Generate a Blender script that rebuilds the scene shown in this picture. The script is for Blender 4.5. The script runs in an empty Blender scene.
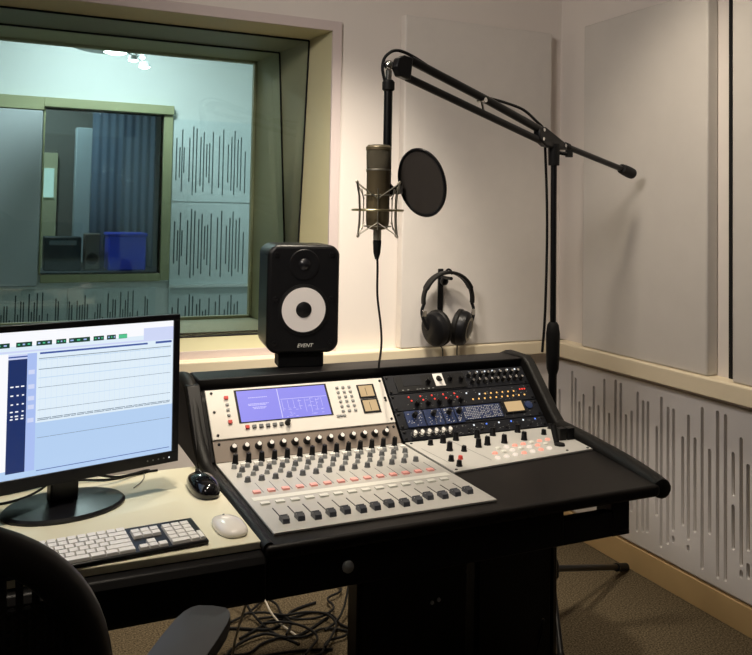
import bpy, bmesh, math, random
from mathutils import Matrix, Vector
random.seed(7)
PI = math.pi
C = bpy.context.scene.collection
W = {}

# ------------------------------------------------------------------ materials
def mat(name, col, rough=.6, metal=0, spec=.5, noise=0, nscale=40, bump=0, bscale=200, emis=None, estr=1, coat=0):
    m = bpy.data.materials.new(name); m.use_nodes = True
    nt = m.node_tree; b = nt.nodes['Principled BSDF']
    b.inputs['Base Color'].default_value = (*col, 1)
    b.inputs['Roughness'].default_value = rough
    b.inputs['Metallic'].default_value = metal
    b.inputs['Specular IOR Level'].default_value = spec
    b.inputs['Coat Weight'].default_value = coat
    if emis:
        b.inputs['Emission Color'].default_value = (*emis, 1); b.inputs['Emission Strength'].default_value = estr
    if noise or bump:
        tc = nt.nodes.new('ShaderNodeTexCoord')
    if noise:
        n = nt.nodes.new('ShaderNodeTexNoise'); n.inputs['Scale'].default_value = nscale; n.inputs['Detail'].default_value = 5
        nt.links.new(tc.outputs['Object'], n.inputs['Vector'])
        mx = nt.nodes.new('ShaderNodeMix'); mx.data_type = 'RGBA'
        mx.inputs[6].default_value = (*[c*(1-noise) for c in col], 1)
        mx.inputs[7].default_value = (*[min(1, c*(1+noise)) for c in col], 1)
        nt.links.new(n.outputs['Fac'], mx.inputs[0]); nt.links.new(mx.outputs[2], b.inputs['Base Color'])
    if bump:
        n2 = nt.nodes.new('ShaderNodeTexNoise'); n2.inputs['Scale'].default_value = bscale; n2.inputs['Detail'].default_value = 3
        nt.links.new(tc.outputs['Object'], n2.inputs['Vector'])
        bp = nt.nodes.new('ShaderNodeBump'); bp.inputs['Strength'].default_value = bump; bp.inputs['Distance'].default_value = .002
        nt.links.new(n2.outputs['Fac'], bp.inputs['Height']); nt.links.new(bp.outputs['Normal'], b.inputs['Normal'])
    return m

def glass_mat(name, tint, refl=1.0):
    m = bpy.data.materials.new(name); m.use_nodes = True
    nt = m.node_tree; nt.nodes.clear()
    out = nt.nodes.new('ShaderNodeOutputMaterial'); mx = nt.nodes.new('ShaderNodeMixShader')
    tr = nt.nodes.new('ShaderNodeBsdfTransparent'); tr.inputs['Color'].default_value = (*tint, 1)
    gl = nt.nodes.new('ShaderNodeBsdfGlossy'); gl.inputs['Roughness'].default_value = .01
    gl.inputs['Color'].default_value = (refl, refl, refl, 1)
    fr = nt.nodes.new('ShaderNodeFresnel'); fr.inputs['IOR'].default_value = 1.5
    nt.links.new(fr.outputs[0], mx.inputs[0]); nt.links.new(tr.outputs[0], mx.inputs[1])
    nt.links.new(gl.outputs[0], mx.inputs[2]); nt.links.new(mx.outputs[0], out.inputs[0])
    return m

def glow(name, col, s=1.0):
    return mat(name, (.02, .02, .02), .35, emis=col, estr=s)

M = dict(
 wall=mat('wall paint', (.76, .70, .65), .75, noise=.03, nscale=3, bump=.1, bscale=60),
 wall_lilac=mat('window trim paint', (.62, .53, .51), .55, noise=.03, nscale=5),
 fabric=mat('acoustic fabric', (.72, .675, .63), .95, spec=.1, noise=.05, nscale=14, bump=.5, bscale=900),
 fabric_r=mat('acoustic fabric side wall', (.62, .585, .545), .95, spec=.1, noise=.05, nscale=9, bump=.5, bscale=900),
 rail=mat('cream painted timber', (.78, .68, .50), .5, noise=.06, nscale=8),
 slotp=mat('slotted panel paint', (.78, .755, .745), .55, noise=.03, nscale=6),
 slotback=mat('slot backing felt', (.20, .155, .09), .9, noise=.2, nscale=30),
 base=mat('pale varnished timber', (.62, .44, .22), .4, noise=.12, nscale=6),
 reveal=mat('olive reveal paint', (.54, .50, .31), .55, noise=.05, nscale=6),
 ceiling=mat('ceiling paint', (.75, .72, .68), .9),
 bk=mat('black laminate', (.006, .0055, .006), .45, spec=.2, noise=.2, nscale=90),
 bk2=mat('satin black metal', (.005, .005, .006), .35, spec=.25),
 vinyl=mat('black padded vinyl', (.007, .0065, .006), .5, spec=.22, bump=.4, bscale=300),
 rubber=mat('black rubber', (.006, .006, .0065), .6, spec=.2),
 brown=mat('brown black deck', (.006, .0045, .004), .45, spec=.22, noise=.15, nscale=50),
 plastic=mat('black plastic', (.007, .007, .008), .35, spec=.25),
 shiny=mat('polished black plastic', (.005,.005,.007), .08, coat=.4),
 gloss=mat('gloss black plastic', (.006, .006, .008), .30, spec=.4),
 white_top=mat('cream desk laminate', (.80, .76, .58), .35, noise=.02, nscale=5),
 silver=mat('silver white panel', (.56, .55, .52), .38, metal=.15, noise=.03, nscale=40),
 meterp=mat('cream meter panel', (.70, .67, .62), .4),
 enc=mat('grey brown strip', (.20, .16, .13), .4),
 grey=mat('dark grey knob', (.12, .125, .13), .4),
 greyl=mat('grey knob', (.25, .26, .26), .45),
 cap=mat('fader cap', (.05, .055, .07), .3),
 capw=mat('white cap', (.85, .83, .8), .4),
 red=mat('red button', (.55, .05, .04), .35),
 pink=mat('pink button', (.85, .42, .38), .4, emis=(1, .25, .2), estr=.12),
 wbtn=mat('white button', (.8, .8, .74), .4),
 lit=glow('lit white key', (1, .85, .7), .9),
 litred=glow('lit red key', (1, .40, .28), 1.0),
 ledred=glow('red led', (1, .05, .03), 1.2),
 ledor=glow('orange led', (1, .55, .15), 1.3),
 ledw=glow('white led', (.9, .95, 1), 1.2),
 ledb=glow('blue led', (.1, .25, 1), 1.2),
 lcd=glow('blue lcd', (.25, .24, .84), 1),
 lcdl=glow('lcd line', (.62, .60, .98), 1),
 vu=glow('lit meter face', (.86, .58, .28), .7),
 chrome=mat('chrome', (.75, .75, .75), .15, metal=1),
 steel=mat('satin steel', (.42, .40, .34), .45, metal=1),
 mic=mat('olive grey lacquer', (.15, .12, .07), .42, metal=.5),
 micgrille=mat('microphone mesh', (.11, .095, .065), .55, metal=.6, bump=1, bscale=1500),
 pop=mat('pop filter mesh', (.030, .024, .020), .8),
 blue=mat('blue module', (.014, .030, .10), .35, noise=.5, nscale=120),
 rackdk=mat('charcoal rack face', (.009, .010, .014), .38, spec=.25, noise=.3, nscale=60),
 cone=mat('white woofer cone', (.80, .76, .74), .45),
 keyw=mat('white key', (.92, .90, .88), .4),
 mousew=mat('white mouse shell', (.90, .86, .82), .2, coat=.4),
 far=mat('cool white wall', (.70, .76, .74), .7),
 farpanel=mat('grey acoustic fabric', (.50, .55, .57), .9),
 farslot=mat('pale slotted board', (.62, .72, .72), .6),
 fardark=mat('dark slot backing', (.13, .17, .17), .8),
 navy=mat('blue plastic', (.04, .09, .90), .4, noise=.15, nscale=6),
 curtain=mat('blue grey curtain', (.12, .16, .22), .9),
 dk=mat('dark cabinet', (.03, .035, .04), .5),
 chairm=mat('black mesh', (.012, .012, .014), .7),
 chairf=mat('chair frame', (.016, .015, .016), .45),
 armp=mat('arm pad', (.045, .045, .05), .5),
 wirew=mat('pale cable', (.55, .5, .42), .5),
 lampw=glow('lamp lens', (1, .97, .9), 12),
 reflc=glow('cool reflection glow', (.85, 1, .98), 14),
 olive=mat('olive window paint', (.34, .36, .20), .6, noise=.05, nscale=6),
 fixture=mat('lamp housing', (.5, .55, .55), .4),
)
# carpet with a fine two tone speckle
def carpet():
    m = mat('carpet', (.15, .11, .06), .95, spec=.05, bump=.6, bscale=800)
    nt = m.node_tree; b = nt.nodes['Principled BSDF']
    tc = nt.nodes.new('ShaderNodeTexCoord'); n = nt.nodes.new('ShaderNodeTexNoise'); n.inputs['Scale'].default_value = 170; n.inputs['Detail'].default_value = 4
    r = nt.nodes.new('ShaderNodeValToRGB'); r.color_ramp.elements[0].position = .38; r.color_ramp.elements[1].position = .64
    r.color_ramp.elements[0].color = (.055, .042, .025, 1); r.color_ramp.elements[1].color = (.19, .15, .095, 1)
    nt.links.new(tc.outputs['Object'], n.inputs['Vector']); nt.links.new(n.outputs['Fac'], r.inputs[0]); nt.links.new(r.outputs[0], b.inputs['Base Color'])
    return m
M['carpet'] = carpet()

# ------------------------------------------------------------------ mesh builder
class MB:
    def __init__(s): s.v = []; s.f = []; s.mi = []; s.k = 0
    def add(s, vs, fs):
        o = len(s.v); s.v += [Vector(v) for v in vs]; s.f += [[i+o for i in f] for f in fs]; s.mi += [s.k]*len(fs); return s
    def mat(s, k): s.k = k; return s
    def box(s, a, b, R=None):
        x0, y0, z0 = a; x1, y1, z1 = b
        vs = [Vector(p) for p in ((x0,y0,z0),(x1,y0,z0),(x1,y1,z0),(x0,y1,z0),(x0,y0,z1),(x1,y0,z1),(x1,y1,z1),(x0,y1,z1))]
        if R: vs = [R @ v for v in vs]
        return s.add(vs, [(3,2,1,0),(4,5,6,7),(0,1,5,4),(1,2,6,5),(2,3,7,6),(3,0,4,7)])
    def quad(s, a, b, z, R=None):
        vs = [Vector((a[0],a[1],z)), Vector((b[0],a[1],z)), Vector((b[0],b[1],z)), Vector((a[0],b[1],z))]
        if R: vs = [R @ v for v in vs]
        return s.add(vs, [(0,1,2,3)])
    def prism(s, poly, axis, lo, hi):
        def P(p, t):
            return {'x': (t,p[0],p[1]), 'y': (p[0],t,p[1]), 'z': (p[0],p[1],t)}[axis]
        n = len(poly)
        vs = [P(p, lo) for p in poly]+[P(p, hi) for p in poly]
        return s.add(vs, [list(range(n))[::-1], list(range(n, 2*n))]+[(i,(i+1)%n,(i+1)%n+n,i+n) for i in range(n)])
    def lathe(s, prof, R=None, n=24, sx=1, sy=1):
        R = R or Matrix.Identity(4); vs = []; fs = []
        m = len(prof)
        for r, z in prof:
            for i in range(n):
                a = 2*PI*i/n; vs.append(R @ Vector((r*math.cos(a)*sx, r*math.sin(a)*sy, z)))
        for j in range(m-1):
            for i in range(n):
                fs.append((j*n+i, j*n+(i+1)%n, (j+1)*n+(i+1)%n, (j+1)*n+i))
        if prof[0][0] > 1e-6: fs.append(list(range(n))[::-1])
        if prof[-1][0] > 1e-6: fs.append([(m-1)*n+i for i in range(n)])
        return s.add(vs, fs)
    def cyl(s, p0, p1, r0, r1=None, n=16):
        p0 = Vector(p0); p1 = Vector(p1); r1 = r0 if r1 is None else r1
        d = p1-p0; R = Matrix.Translation(p0) @ d.to_track_quat('Z', 'Y').to_matrix().to_4x4()
        return s.lathe([(r0, 0), (r1, d.length)], R, n)
    def tube(s, pts, r, n=8, closed=False, flat=None):
        pts = [Vector(p) for p in pts]; N = len(pts); vs = []; fs = []
        up = None
        for i, p in enumerate(pts):
            if closed: t = pts[(i+1)%N]-pts[i-1]
            else: t = pts[min(i+1, N-1)]-pts[max(i-1, 0)]
            t.normalize()
            if up is None:
                up = Vector((0,0,1)) if abs(t.z) < .9 else Vector((1,0,0))
            a = (up - t*up.dot(t)); a.normalize(); up = a; b = t.cross(a)
            rr = r[i] if isinstance(r, (list, tuple)) else r
            for k in range(n):
                g = 2*PI*k/n; vs.append(p + a*math.cos(g)*rr*(flat or 1) + b*math.sin(g)*rr)
        for i in range(N if closed else N-1):
            j = (i+1) % N
            for k in range(n): fs.append((i*n+k, i*n+(k+1)%n, j*n+(k+1)%n, j*n+k))
        if not closed: fs += [list(range(n))[::-1], [(N-1)*n+k for k in range(n)]]
        return s.add(vs, fs)
    def sphere(s, c, r, n=16, m=10, sc=(1,1,1)):
        prof = [(max(r*math.sin(PI*j/m), 1e-7), -r*math.cos(PI*j/m)) for j in range(m+1)]
        return s.lathe(prof, Matrix.Translation(c) @ Matrix.Diagonal((*sc, 1)), n)

def smooth_path(pts, k=6):
    P = [Vector(p) for p in pts]; out = []
    for i in range(len(P)-1):
        a = P[max(i-1, 0)]; b = P[i]; c = P[i+1]; d = P[min(i+2, len(P)-1)]
        for j in range(k):
            t = j/k
            out.append(.5*((2*b)+(c-a)*t+(2*a-5*b+4*c-d)*t*t+(3*b-a-3*c+d)*t**3))
    out.append(P[-1]); return out

I4 = Matrix.Identity(4)
def link(name, mesh, parent=None, world=None):
    o = bpy.data.objects.new(name, mesh); C.objects.link(o)
    world = world if world is not None else I4
    W[o.name] = world.copy()
    if parent is not None:
        o.parent = parent; o.matrix_basis = W[parent.name].inverted() @ world
    else: o.matrix_basis = world
    return o
def make(mb, name, mats, ang=35):
    me = bpy.data.meshes.new(name)
    me.from_pydata([tuple(v) for v in mb.v], [], mb.f)
    for m in (mats if isinstance(mats, (list, tuple)) else [mats]): me.materials.append(m)
    for p, k in zip(me.polygons, mb.mi): p.material_index = k
    bm = bmesh.new(); bm.from_mesh(me); bmesh.ops.recalc_face_normals(bm, faces=bm.faces); bm.to_mesh(me); bm.free()
    me.shade_smooth(); me.set_sharp_from_angle(angle=math.radians(ang))
    return me
def obj(name, mb, mats, parent=None, bevel=0, seg=2, ang=35, world=None, keep=False):
    """mesh given in world space (world=None) or in the local space of matrix world"""
    if world is None:
        xs = [v.x for v in mb.v]; ys = [v.y for v in mb.v]; zs = [v.z for v in mb.v]
        o_ = Vector(((min(xs)+max(xs))/2, (min(ys)+max(ys))/2, min(zs)))
        for i, v in enumerate(mb.v): mb.v[i] = v-o_
        world = Matrix.Translation(o_)
    o = link(name, make(mb, name, mats, ang), parent, world)
    if bevel:
        b = o.modifiers.new('bevel', 'BEVEL'); b.width = bevel; b.segments = seg; b.limit_method = 'ANGLE'; b.angle_limit = math.radians(40)
    return o
def tag(o, label, cat=None, group=None):
    o['label'] = label
    if cat: o['category'] = cat
    if group: o['group'] = group
    return o
def thing(name, label, cat, loc, rz=0, group=None):
    o = link(name, None, None, Matrix.Translation(loc) @ Matrix.Rotation(rz, 4, 'Z'))
    o.empty_display_size = .05
    return tag(o, label, cat, group)
def struct(name, mb, mats, parent=None, **k):
    o = obj(name, mb, mats, parent, **k)
    if parent is None: o['kind'] = 'structure'
    return o
def inst(name, mesh, parent, world): return link(name, mesh, parent, world)
T = Matrix.Translation
def RX(a): return Matrix.Rotation(a, 4, 'X')
def RY(a): return Matrix.Rotation(a, 4, 'Y')
def RZ(a): return Matrix.Rotation(a, 4, 'Z')
rad = math.radians

# ------------------------------------------------------------------ the room
struct('floor', MB().box((-4.6,-4.8,-.1),(.3,6.0,0)), M['carpet'])
struct('ceiling', MB().box((-4.6,-4.8,2.85),(.3,6.0,2.95)), M['ceiling'])
# back wall with the tapering control room window opening
OX0, OX1, OZ0, OZ1, WD = -3.9, -1.165, .885, 2.172, .7
IX0, IX1, IZ0, IZ1 = -3.8, -1.285, .915, 2.145
b = MB()
b.prism([(OX1,0),(.12,0),(.12,WD),(IX1,WD)], 'z', 0, 2.85)
b.prism([(-4.6,0),(OX0,0),(IX0,WD),(-4.6,WD)], 'z', 0, 2.85)
o_ = len(b.f)
b.prism([(0,OZ1),(WD,IZ1),(WD,2.85),(0,2.85)], 'x', OX0-.1, OX1+.0)
b.prism([(0,0),(WD,0),(WD,IZ0),(0,OZ0)], 'x', OX0-.1, OX1+.0)
for i, f in enumerate(b.f):
    vs = [b.v[k] for k in f]; c = sum(vs, Vector())/len(vs)
    n = (vs[1]-vs[0]).cross(vs[2]-vs[1]).normalized()
    if abs(n.y) > .9: b.mi[i] = 2 if c.y > .5 else 0
    elif .2 < c.y < .5 and ((abs(n.x) > .9 and i < o_) or (abs(n.z) > .9 and .8 < c.z < 2.3)): b.mi[i] = 1
struct('wall_back', b, [M['wall'], M['reveal'], M['far']])
struct('wall_right', MB().box((0,-4.8,0),(.12,0,2.85)), M['wall'])
struct('wall_left', MB().box((-4.72,-4.8,0),(-4.6,.7,2.85)), M['wall'])
struct('wall_front', MB().box((-4.6,-4.92,0),(.12,-4.8,2.85)), M['wall'])
# window: face trim, gaskets, two tilted panes
win = struct('window_1', MB().box((OX1,-.012,OZ0-.035),(OX1+.04,0,OZ1+.04)).box((OX0-.04,-.012,OZ1),(OX1,0,OZ1+.04)).box((OX0-.04,-.012,OZ0-.035),(OX1,0,OZ0)), M['wall_lilac'])
def rx(y): return OX1+(IX1-OX1)*y/WD
def rx0(y): return OX0+(IX0-OX0)*y/WD
def rt(y): return OZ1+(IZ1-OZ1)*y/WD
def rb(y): return OZ0+(IZ0-OZ0)*y/WD
for nm, yt, yb, gm in (('near', .18, .26, glass_mat('near glass', (.95,.972,.96), .8)), ('far', .45, .325, glass_mat('far glass', (.95,.972,.96), .8))):
    P = [(rx0(yb)+.004,yb,rb(yb)+.004),(rx(yb)-.004,yb,rb(yb)+.004),(rx(yt)-.004,yt,rt(yt)-.004),(rx0(yt)+.004,yt,rt(yt)-.004)]
    gk = MB()
    for i in range(4): gk.cyl(P[i], P[(i+1)%4], .0042, n=6)
    g = obj('gasket', gk, M['rubber'], win)
    q = MB().add(P+[(p[0],p[1]+.006,p[2]) for p in P], [(0,1,2,3),(7,6,5,4),(0,4,5,1),(1,5,6,2),(2,6,7,3),(3,7,4,0)])
    tag(obj('glass_pane', q, gm, win), nm+' tilted pane of the double window')
# thin olive frame at the far end of the opening
f = MB(); y0 = WD-.02
f.box((IX1-.012,y0,IZ0),(IX1+.0,WD+.01,IZ1)); f.box((IX0,y0,IZ1-.012),(IX1,WD+.01,IZ1)); f.box((IX0,y0,IZ0),(IX1,WD+.01,IZ0+.012))
tag(obj('window_frame', f, M['reveal'], win), 'slim olive lining at the far side of the opening')

# rails, skirting, fine wall joints
struct('trim_1', MB().prism([(-.06,.800),(0,.800),(0,.856),(-.055,.856),(-.06,.851)], 'x', -4.6, 0), M['rail'], bevel=.003)
struct('trim_2', MB().prism([(-.075,.790),(0,.790),(0,.856),(-.07,.856),(-.075,.851)], 'y', -4.8, 0), M['rail'], bevel=.003)
struct('trim_3', MB().box((-.010,-1.004,.857),(0,-.990,2.85)), M['rubber'])
struct('baseboard_right', MB().box((-.02,-4.8,0),(0,0,.098)), M['base'], bevel=.002)
struct('baseboard_back', MB().box((-4.6,-.02,0),(-.02,0,.098)), M['base'], bevel=.002)

# slotted boards ------------------------------------------------------
def slot_board(W_, H_, slots, w, d):
    """front face in local xz plane facing -y, slots [(u, [(z0, z1), ...])]"""
    m = MB(); r = w/2; K = 5; prev = 0.0
    def face(poly): m.add([(p[0], 0, p[1]) for p in poly], [list(range(len(poly)))])
    for u, segs in sorted(slots):
        a, c = u-r, u+r
        if a <= prev+.0005 or c >= W_: continue
        face([(prev,0),(a,0),(a,H_),(prev,H_)])
        segs = sorted(segs); low = [(a,0),(c,0)]
        for z0, z1 in segs:
            arcb = [(u+r*math.cos(-PI*i/K), z0+r+r*math.sin(-PI*i/K)) for i in range(K+1)]      # right to left along the bottom
            arct = [(u+r*math.cos(PI-PI*i/K), z1-r+r*math.sin(PI-PI*i/K)) for i in range(K+1)]  # left to right over the top
            face(low+arcb)
            ring = arcb+arct; n = len(ring)
            m.add([(p[0],0,p[1]) for p in ring]+[(p[0],d,p[1]) for p in ring], [(i,(i+1)%n,(i+1)%n+n,i+n) for i in range(n)])
            low = arct[:]                                        # left to right
        face(low+[(c,H_),(a,H_)])
        prev = c
    face([(prev,0),(W_,0),(W_,H_),(prev,H_)])
    m.add([(0,0,0),(W_,0,0),(W_,0,H_),(0,0,H_),(0,d,0),(W_,d,0),(W_,d,H_),(0,d,H_)], [(0,4,5,1),(1,5,6,2),(2,6,7,3),(3,7,4,0)])
    return m
B0 = .112; HH = .763-B0
S = [(-.034,[(.25,.629)]),(-.124,[(.145,.729)]),(-.148,[(.18,.701)]),(-.176,[(.27,.603)]),(-.204,[(.22,.641)]),(-.245,[(.27,.596)]),(-.272,[(.19,.69)]),(-.303,[(.25,.615)]),
 (-.340,[(.14,.734)]),(-.372,[(.27,.596)]),(-.410,[(.14,.743)]),(-.442,[(.15,.736)]),(-.474,[(.26,.614)]),(-.507,[(.23,.636)]),(-.541,[(.16,.72)]),(-.572,[(.17,.692)]),(-.599,[(.176,.694)]),
 (-.648,[(.259,.608)]),(-.672,[(.146,.727)]),(-.707,[(.172,.695)]),(-.735,[(.23,.695),(.188,.215)]),(-.782,[(.268,.602)]),(-.810,[(.224,.689),(.183,.209)]),(-.842,[(.264,.612)]),
 (-.876,[(.144,.732)]),(-.911,[(.282,.589)]),(-.947,[(.139,.735)]),(-.982,[(.144,.73)]),(-1.016,[(.451,.606),(.266,.424)]),(-1.050,[(.222,.665),(.184,.212)]),(-1.079,[(.284,.582),(.191,.246)]),(-1.12,[(.18,.72)]),(-1.15,[(.25,.66)])]
def right_board(y_start, label):
    t = thing('slotted_acoustic_board', label, 'acoustic board', (0, y_start-.6, B0))
    fr = T((-.018, y_start, B0)) @ RZ(-PI/2)          # local x -> -y, local -y -> -x
    m = slot_board(1.19, HH, [(-u, [(a-B0, c-B0) for a, c in sg]) for u, sg in S], .0145, .0135)
    obj('front_sheet', m, M['slotp'], t, world=fr, ang=30)
    tag(obj('backing', MB().box((0,.0132,0),(1.19,.0175,HH)), M['slotback'], t, world=fr), 'brown felt behind the slots')
right_board(-.001, 'white slotted board low on the right wall beside the desk')
right_board(-1.2, 'white slotted board on the right wall beyond the right edge')

# fabric panels -------------------------------------------------------
def panel(name, a, b_, m, label, group=None):
    t = obj(name, MB().box(a, b_), M[m], bevel=.007, seg=3)
    return tag(t, label, 'acoustic panel', group)
panel('acoustic_panel', (-.850,-.052,.857), (-.09,-.002,2.27), 'fabric', 'tall cream fabric acoustic panel on the back wall behind the headphones')
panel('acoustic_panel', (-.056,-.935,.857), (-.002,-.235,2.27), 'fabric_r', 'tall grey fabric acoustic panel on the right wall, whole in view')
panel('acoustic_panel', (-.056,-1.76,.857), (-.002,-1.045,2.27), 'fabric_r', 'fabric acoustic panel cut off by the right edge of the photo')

# ------------------------------------------------------------------ live room beyond the glass
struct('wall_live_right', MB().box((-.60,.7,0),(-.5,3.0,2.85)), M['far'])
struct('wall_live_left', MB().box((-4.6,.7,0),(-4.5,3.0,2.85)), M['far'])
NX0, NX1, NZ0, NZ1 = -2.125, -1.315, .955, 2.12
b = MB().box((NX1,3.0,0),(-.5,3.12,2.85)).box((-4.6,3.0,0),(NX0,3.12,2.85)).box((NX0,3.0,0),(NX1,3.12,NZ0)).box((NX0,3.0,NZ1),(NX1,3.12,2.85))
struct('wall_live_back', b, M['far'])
w2 = struct('window_2', MB().box((-4.2,2.935,NZ1-.025),(NX0-.012,3.12,NZ1+.065)).box((NX0-.012,2.935,NZ1),(NX1+.065,3.12,NZ1+.065)).box((NX1,2.965,NZ0-.05),(NX1+.065,3.12,NZ1)).box((NX0-.012,2.98,NZ0),(NX0,3.12,NZ1)).box((NX0,2.965,NZ0-.055),(NX1,3.12,NZ0)), M['olive'], bevel=.003)
obj('glass_pane', MB().box((NX0,3.05,NZ0),(NX1,3.056,NZ1)), glass_mat('inner glass', (.8,.9,.92), .9), w2)
FS = [(68,165,500),(92,235,480),(108,95,590),(122,235,440),(160,155,510),(186,65,615),(210,80,595),(240,145,540),(262,105,585),(284,200,470),(304,190,515),(328,100,600),(375,130,550),(404,75,610),(441,195,505),(466,130,570),(488,80,605),(513,150,545),(536,130,570),(568,245,590)]
FW = .60; FH = .61
def fslots(flip=False):
    out = []
    for x, t_, b_ in FS:
        u = (x-50)/550*.575+.01; z1 = .305+(340-t_)*.00094; z0 = .305-(b_-340)*.00094
        out.append((FW-u if flip else u, [(z0, z1)]))
    return out
fm = make(slot_board(FW, FH, fslots(), .010, .012), 'front_sheet', M['farslot'])
rs = random.Random(3)
fm2 = make(slot_board(FW, FH, [(.012+i*.0172, [(.03+.03*rs.random(), rs.choice((.30,.38,.43,.48,.52,.56))+.03*rs.random())]) for i in range(34)], .008, .012), 'front_sheet', M['farslot'])
bkm = make(MB().box((0,.0122,0),(FW,.016,FH)), 'backing', M['fardark'])
def far_board(x, z, label, mesh=fm, cat='acoustic board', group=None):
    t = thing('slotted_acoustic_board', label, cat, (x+FW/2, 2.99, z), 0, group)
    fr = T((x, 2.984, z)); inst('front_sheet', mesh, t, fr); inst('backing', bkm, t, fr)
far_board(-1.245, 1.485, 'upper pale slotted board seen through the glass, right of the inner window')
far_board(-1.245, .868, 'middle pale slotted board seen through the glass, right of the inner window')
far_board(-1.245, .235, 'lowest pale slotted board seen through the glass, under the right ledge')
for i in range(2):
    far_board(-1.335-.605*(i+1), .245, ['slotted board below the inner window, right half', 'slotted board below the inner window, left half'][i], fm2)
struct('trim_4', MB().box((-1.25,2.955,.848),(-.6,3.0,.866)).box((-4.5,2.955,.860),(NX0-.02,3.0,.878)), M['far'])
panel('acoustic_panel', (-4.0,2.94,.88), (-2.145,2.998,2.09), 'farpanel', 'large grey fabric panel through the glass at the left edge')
# made-up round lamp standing in for ceiling and lamp reflections in the glass
lt = thing('reflection_lamp', 'round cluster of glowing discs standing in for reflections at the top of the window', 'lamp', (-1.78,2.2,2.47))
obj('reflection_dish', MB().lathe([(.001,0),(.16,0),(.20,.012),(.20,.03),(.02,.035)], T((-1.83,2.2,2.415)), 40), M['fixture'], lt)
obj('stem', MB().cyl((-1.83,2.2,2.45),(-1.83,2.2,2.85),.012), M['fixture'], lt)
for x, y, z, r in ((-1.765,2.2,2.403,.075),(-1.585,2.2,2.328,.038),(-1.655,2.2,2.365,.034),(-1.60,2.2,2.39,.02)):
    s_ = obj('reflection_spot', MB().cyl((x,y,z),(x,y,z+.03),r,r*.8,24), M['fixture'], lt)
    obj('lens', MB().lathe([(.0005,-.012),(r*.6,-.009),(r*.92,-.001),(r*.92,.001)], T((x,y,z)), 24), M['reflc'], s_)
    if z < 2.40: obj('bracket', MB().cyl((x,y,z+.02),(-1.83+(x+1.83)*.7,2.2,2.43),.005,n=8), M['fixture'], s_)
# third room behind the inner window
struct('wall_booth_back', MB().box((-4.6,5.4,0),(.3,5.5,2.85)), mat('booth wall', (.16,.15,.13), .8))
struct('wall_booth_right', MB().box((-.5,3.12,0),(-.4,5.4,2.85)), M['far'])
struct('wall_booth_left', MB().box((-4.6,3.12,0),(-4.5,5.4,2.85)), M['far'])
ct = MB()
pts = [(-1.60+.6*i/40, 5.2+.010*math.sin(i*1.25)) for i in range(41)]
ct.add([(x,y,.05) for x, y in pts]+[(x,y,2.5) for x, y in pts], [(i,i+1,i+42,i+41) for i in range(40)])
cu = obj('curtain', ct, M['curtain']); sm = cu.modifiers.new('t', 'SOLIDIFY'); sm.thickness = .006
tag(cu, 'blue grey hanging curtain in the dark room behind the inner window', 'curtain')
cr = thing('storage_crate', 'bright blue crate in the dark room behind the inner window', 'crate', (-1.36,4.5,.8))
obj('crate_body', MB().box((-1.52,4.35,.88),(-1.20,4.65,1.18)), M['navy'], cr, bevel=.012)
obj('lid', MB().box((-1.53,4.34,1.18),(-1.19,4.66,1.21)), M['navy'], cr, bevel=.008)
tb = thing('side_table', 'dark low table under the blue crate behind the inner window', 'table', (-1.6,4.5,0))
obj('tabletop', MB().box((-2.3,4.2,.85),(-1.0,4.8,.88)), M['dk'], tb, bevel=.004)
for x in (-2.26,-1.04):
    for y in (4.24,4.76): obj('leg', MB().box((x-.025,y-.025,0),(x+.025,y+.025,.85)), M['dk'], tb)
am = thing('equipment_cabinet', 'dark cabinet on the table left of the blue crate', 'cabinet', (-1.9,4.5,.88))
obj('cabinet_body', MB().box((-2.04,4.4,.88),(-1.74,4.7,1.17)), M['dk'], am, bevel=.01)
obj('control_strip', MB().box((-2.0,4.392,1.10),(-1.78,4.401,1.14)), M['greyl'], am)
sp = thing('small_loudspeaker', 'small grey loudspeaker between the cabinet and blue crate', 'loudspeaker', (-1.64,4.5,.88))
obj('cabinet', MB().box((-1.71,4.42,.88),(-1.58,4.6,1.20)), M['enc'], sp, bevel=.012)
obj('driver', MB().lathe([(.0005,.0),(.02,.004),(.045,-.006),(.05,0)], T((-1.645,4.418,.98)) @ RX(PI/2)), M['plastic'], sp)
bd = obj('wall_cabinet', MB().box((-1.75,5.2,.9),(-1.60,5.38,2.2)), M['farpanel'], bevel=.01); tag(bd, 'tall narrow pale column left of the curtain behind inner window', 'column')
bd = thing('lit_doorway', 'doorway with a glowing pane in the far dark room', 'doorway', (-2.05,5.38,0))
obj('door_leaf', MB().box((-2.20,5.34,0),(-1.90,5.39,1.95)), M['reveal'], bd, bevel=.004)
obj('lit_pane', MB().box((-2.02,5.325,1.52),(-1.93,5.342,1.80)), glow('lit pane', (.7,.95,.85), 1), bd)

# ------------------------------------------------------------------ the studio desk
DX0, DX1 = -1.905, -.70
dk_ = thing('studio_desk', 'long black studio desk with cream left worktop and raised rack bridge', 'desk', (-1.6,-1.15,0))
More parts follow.
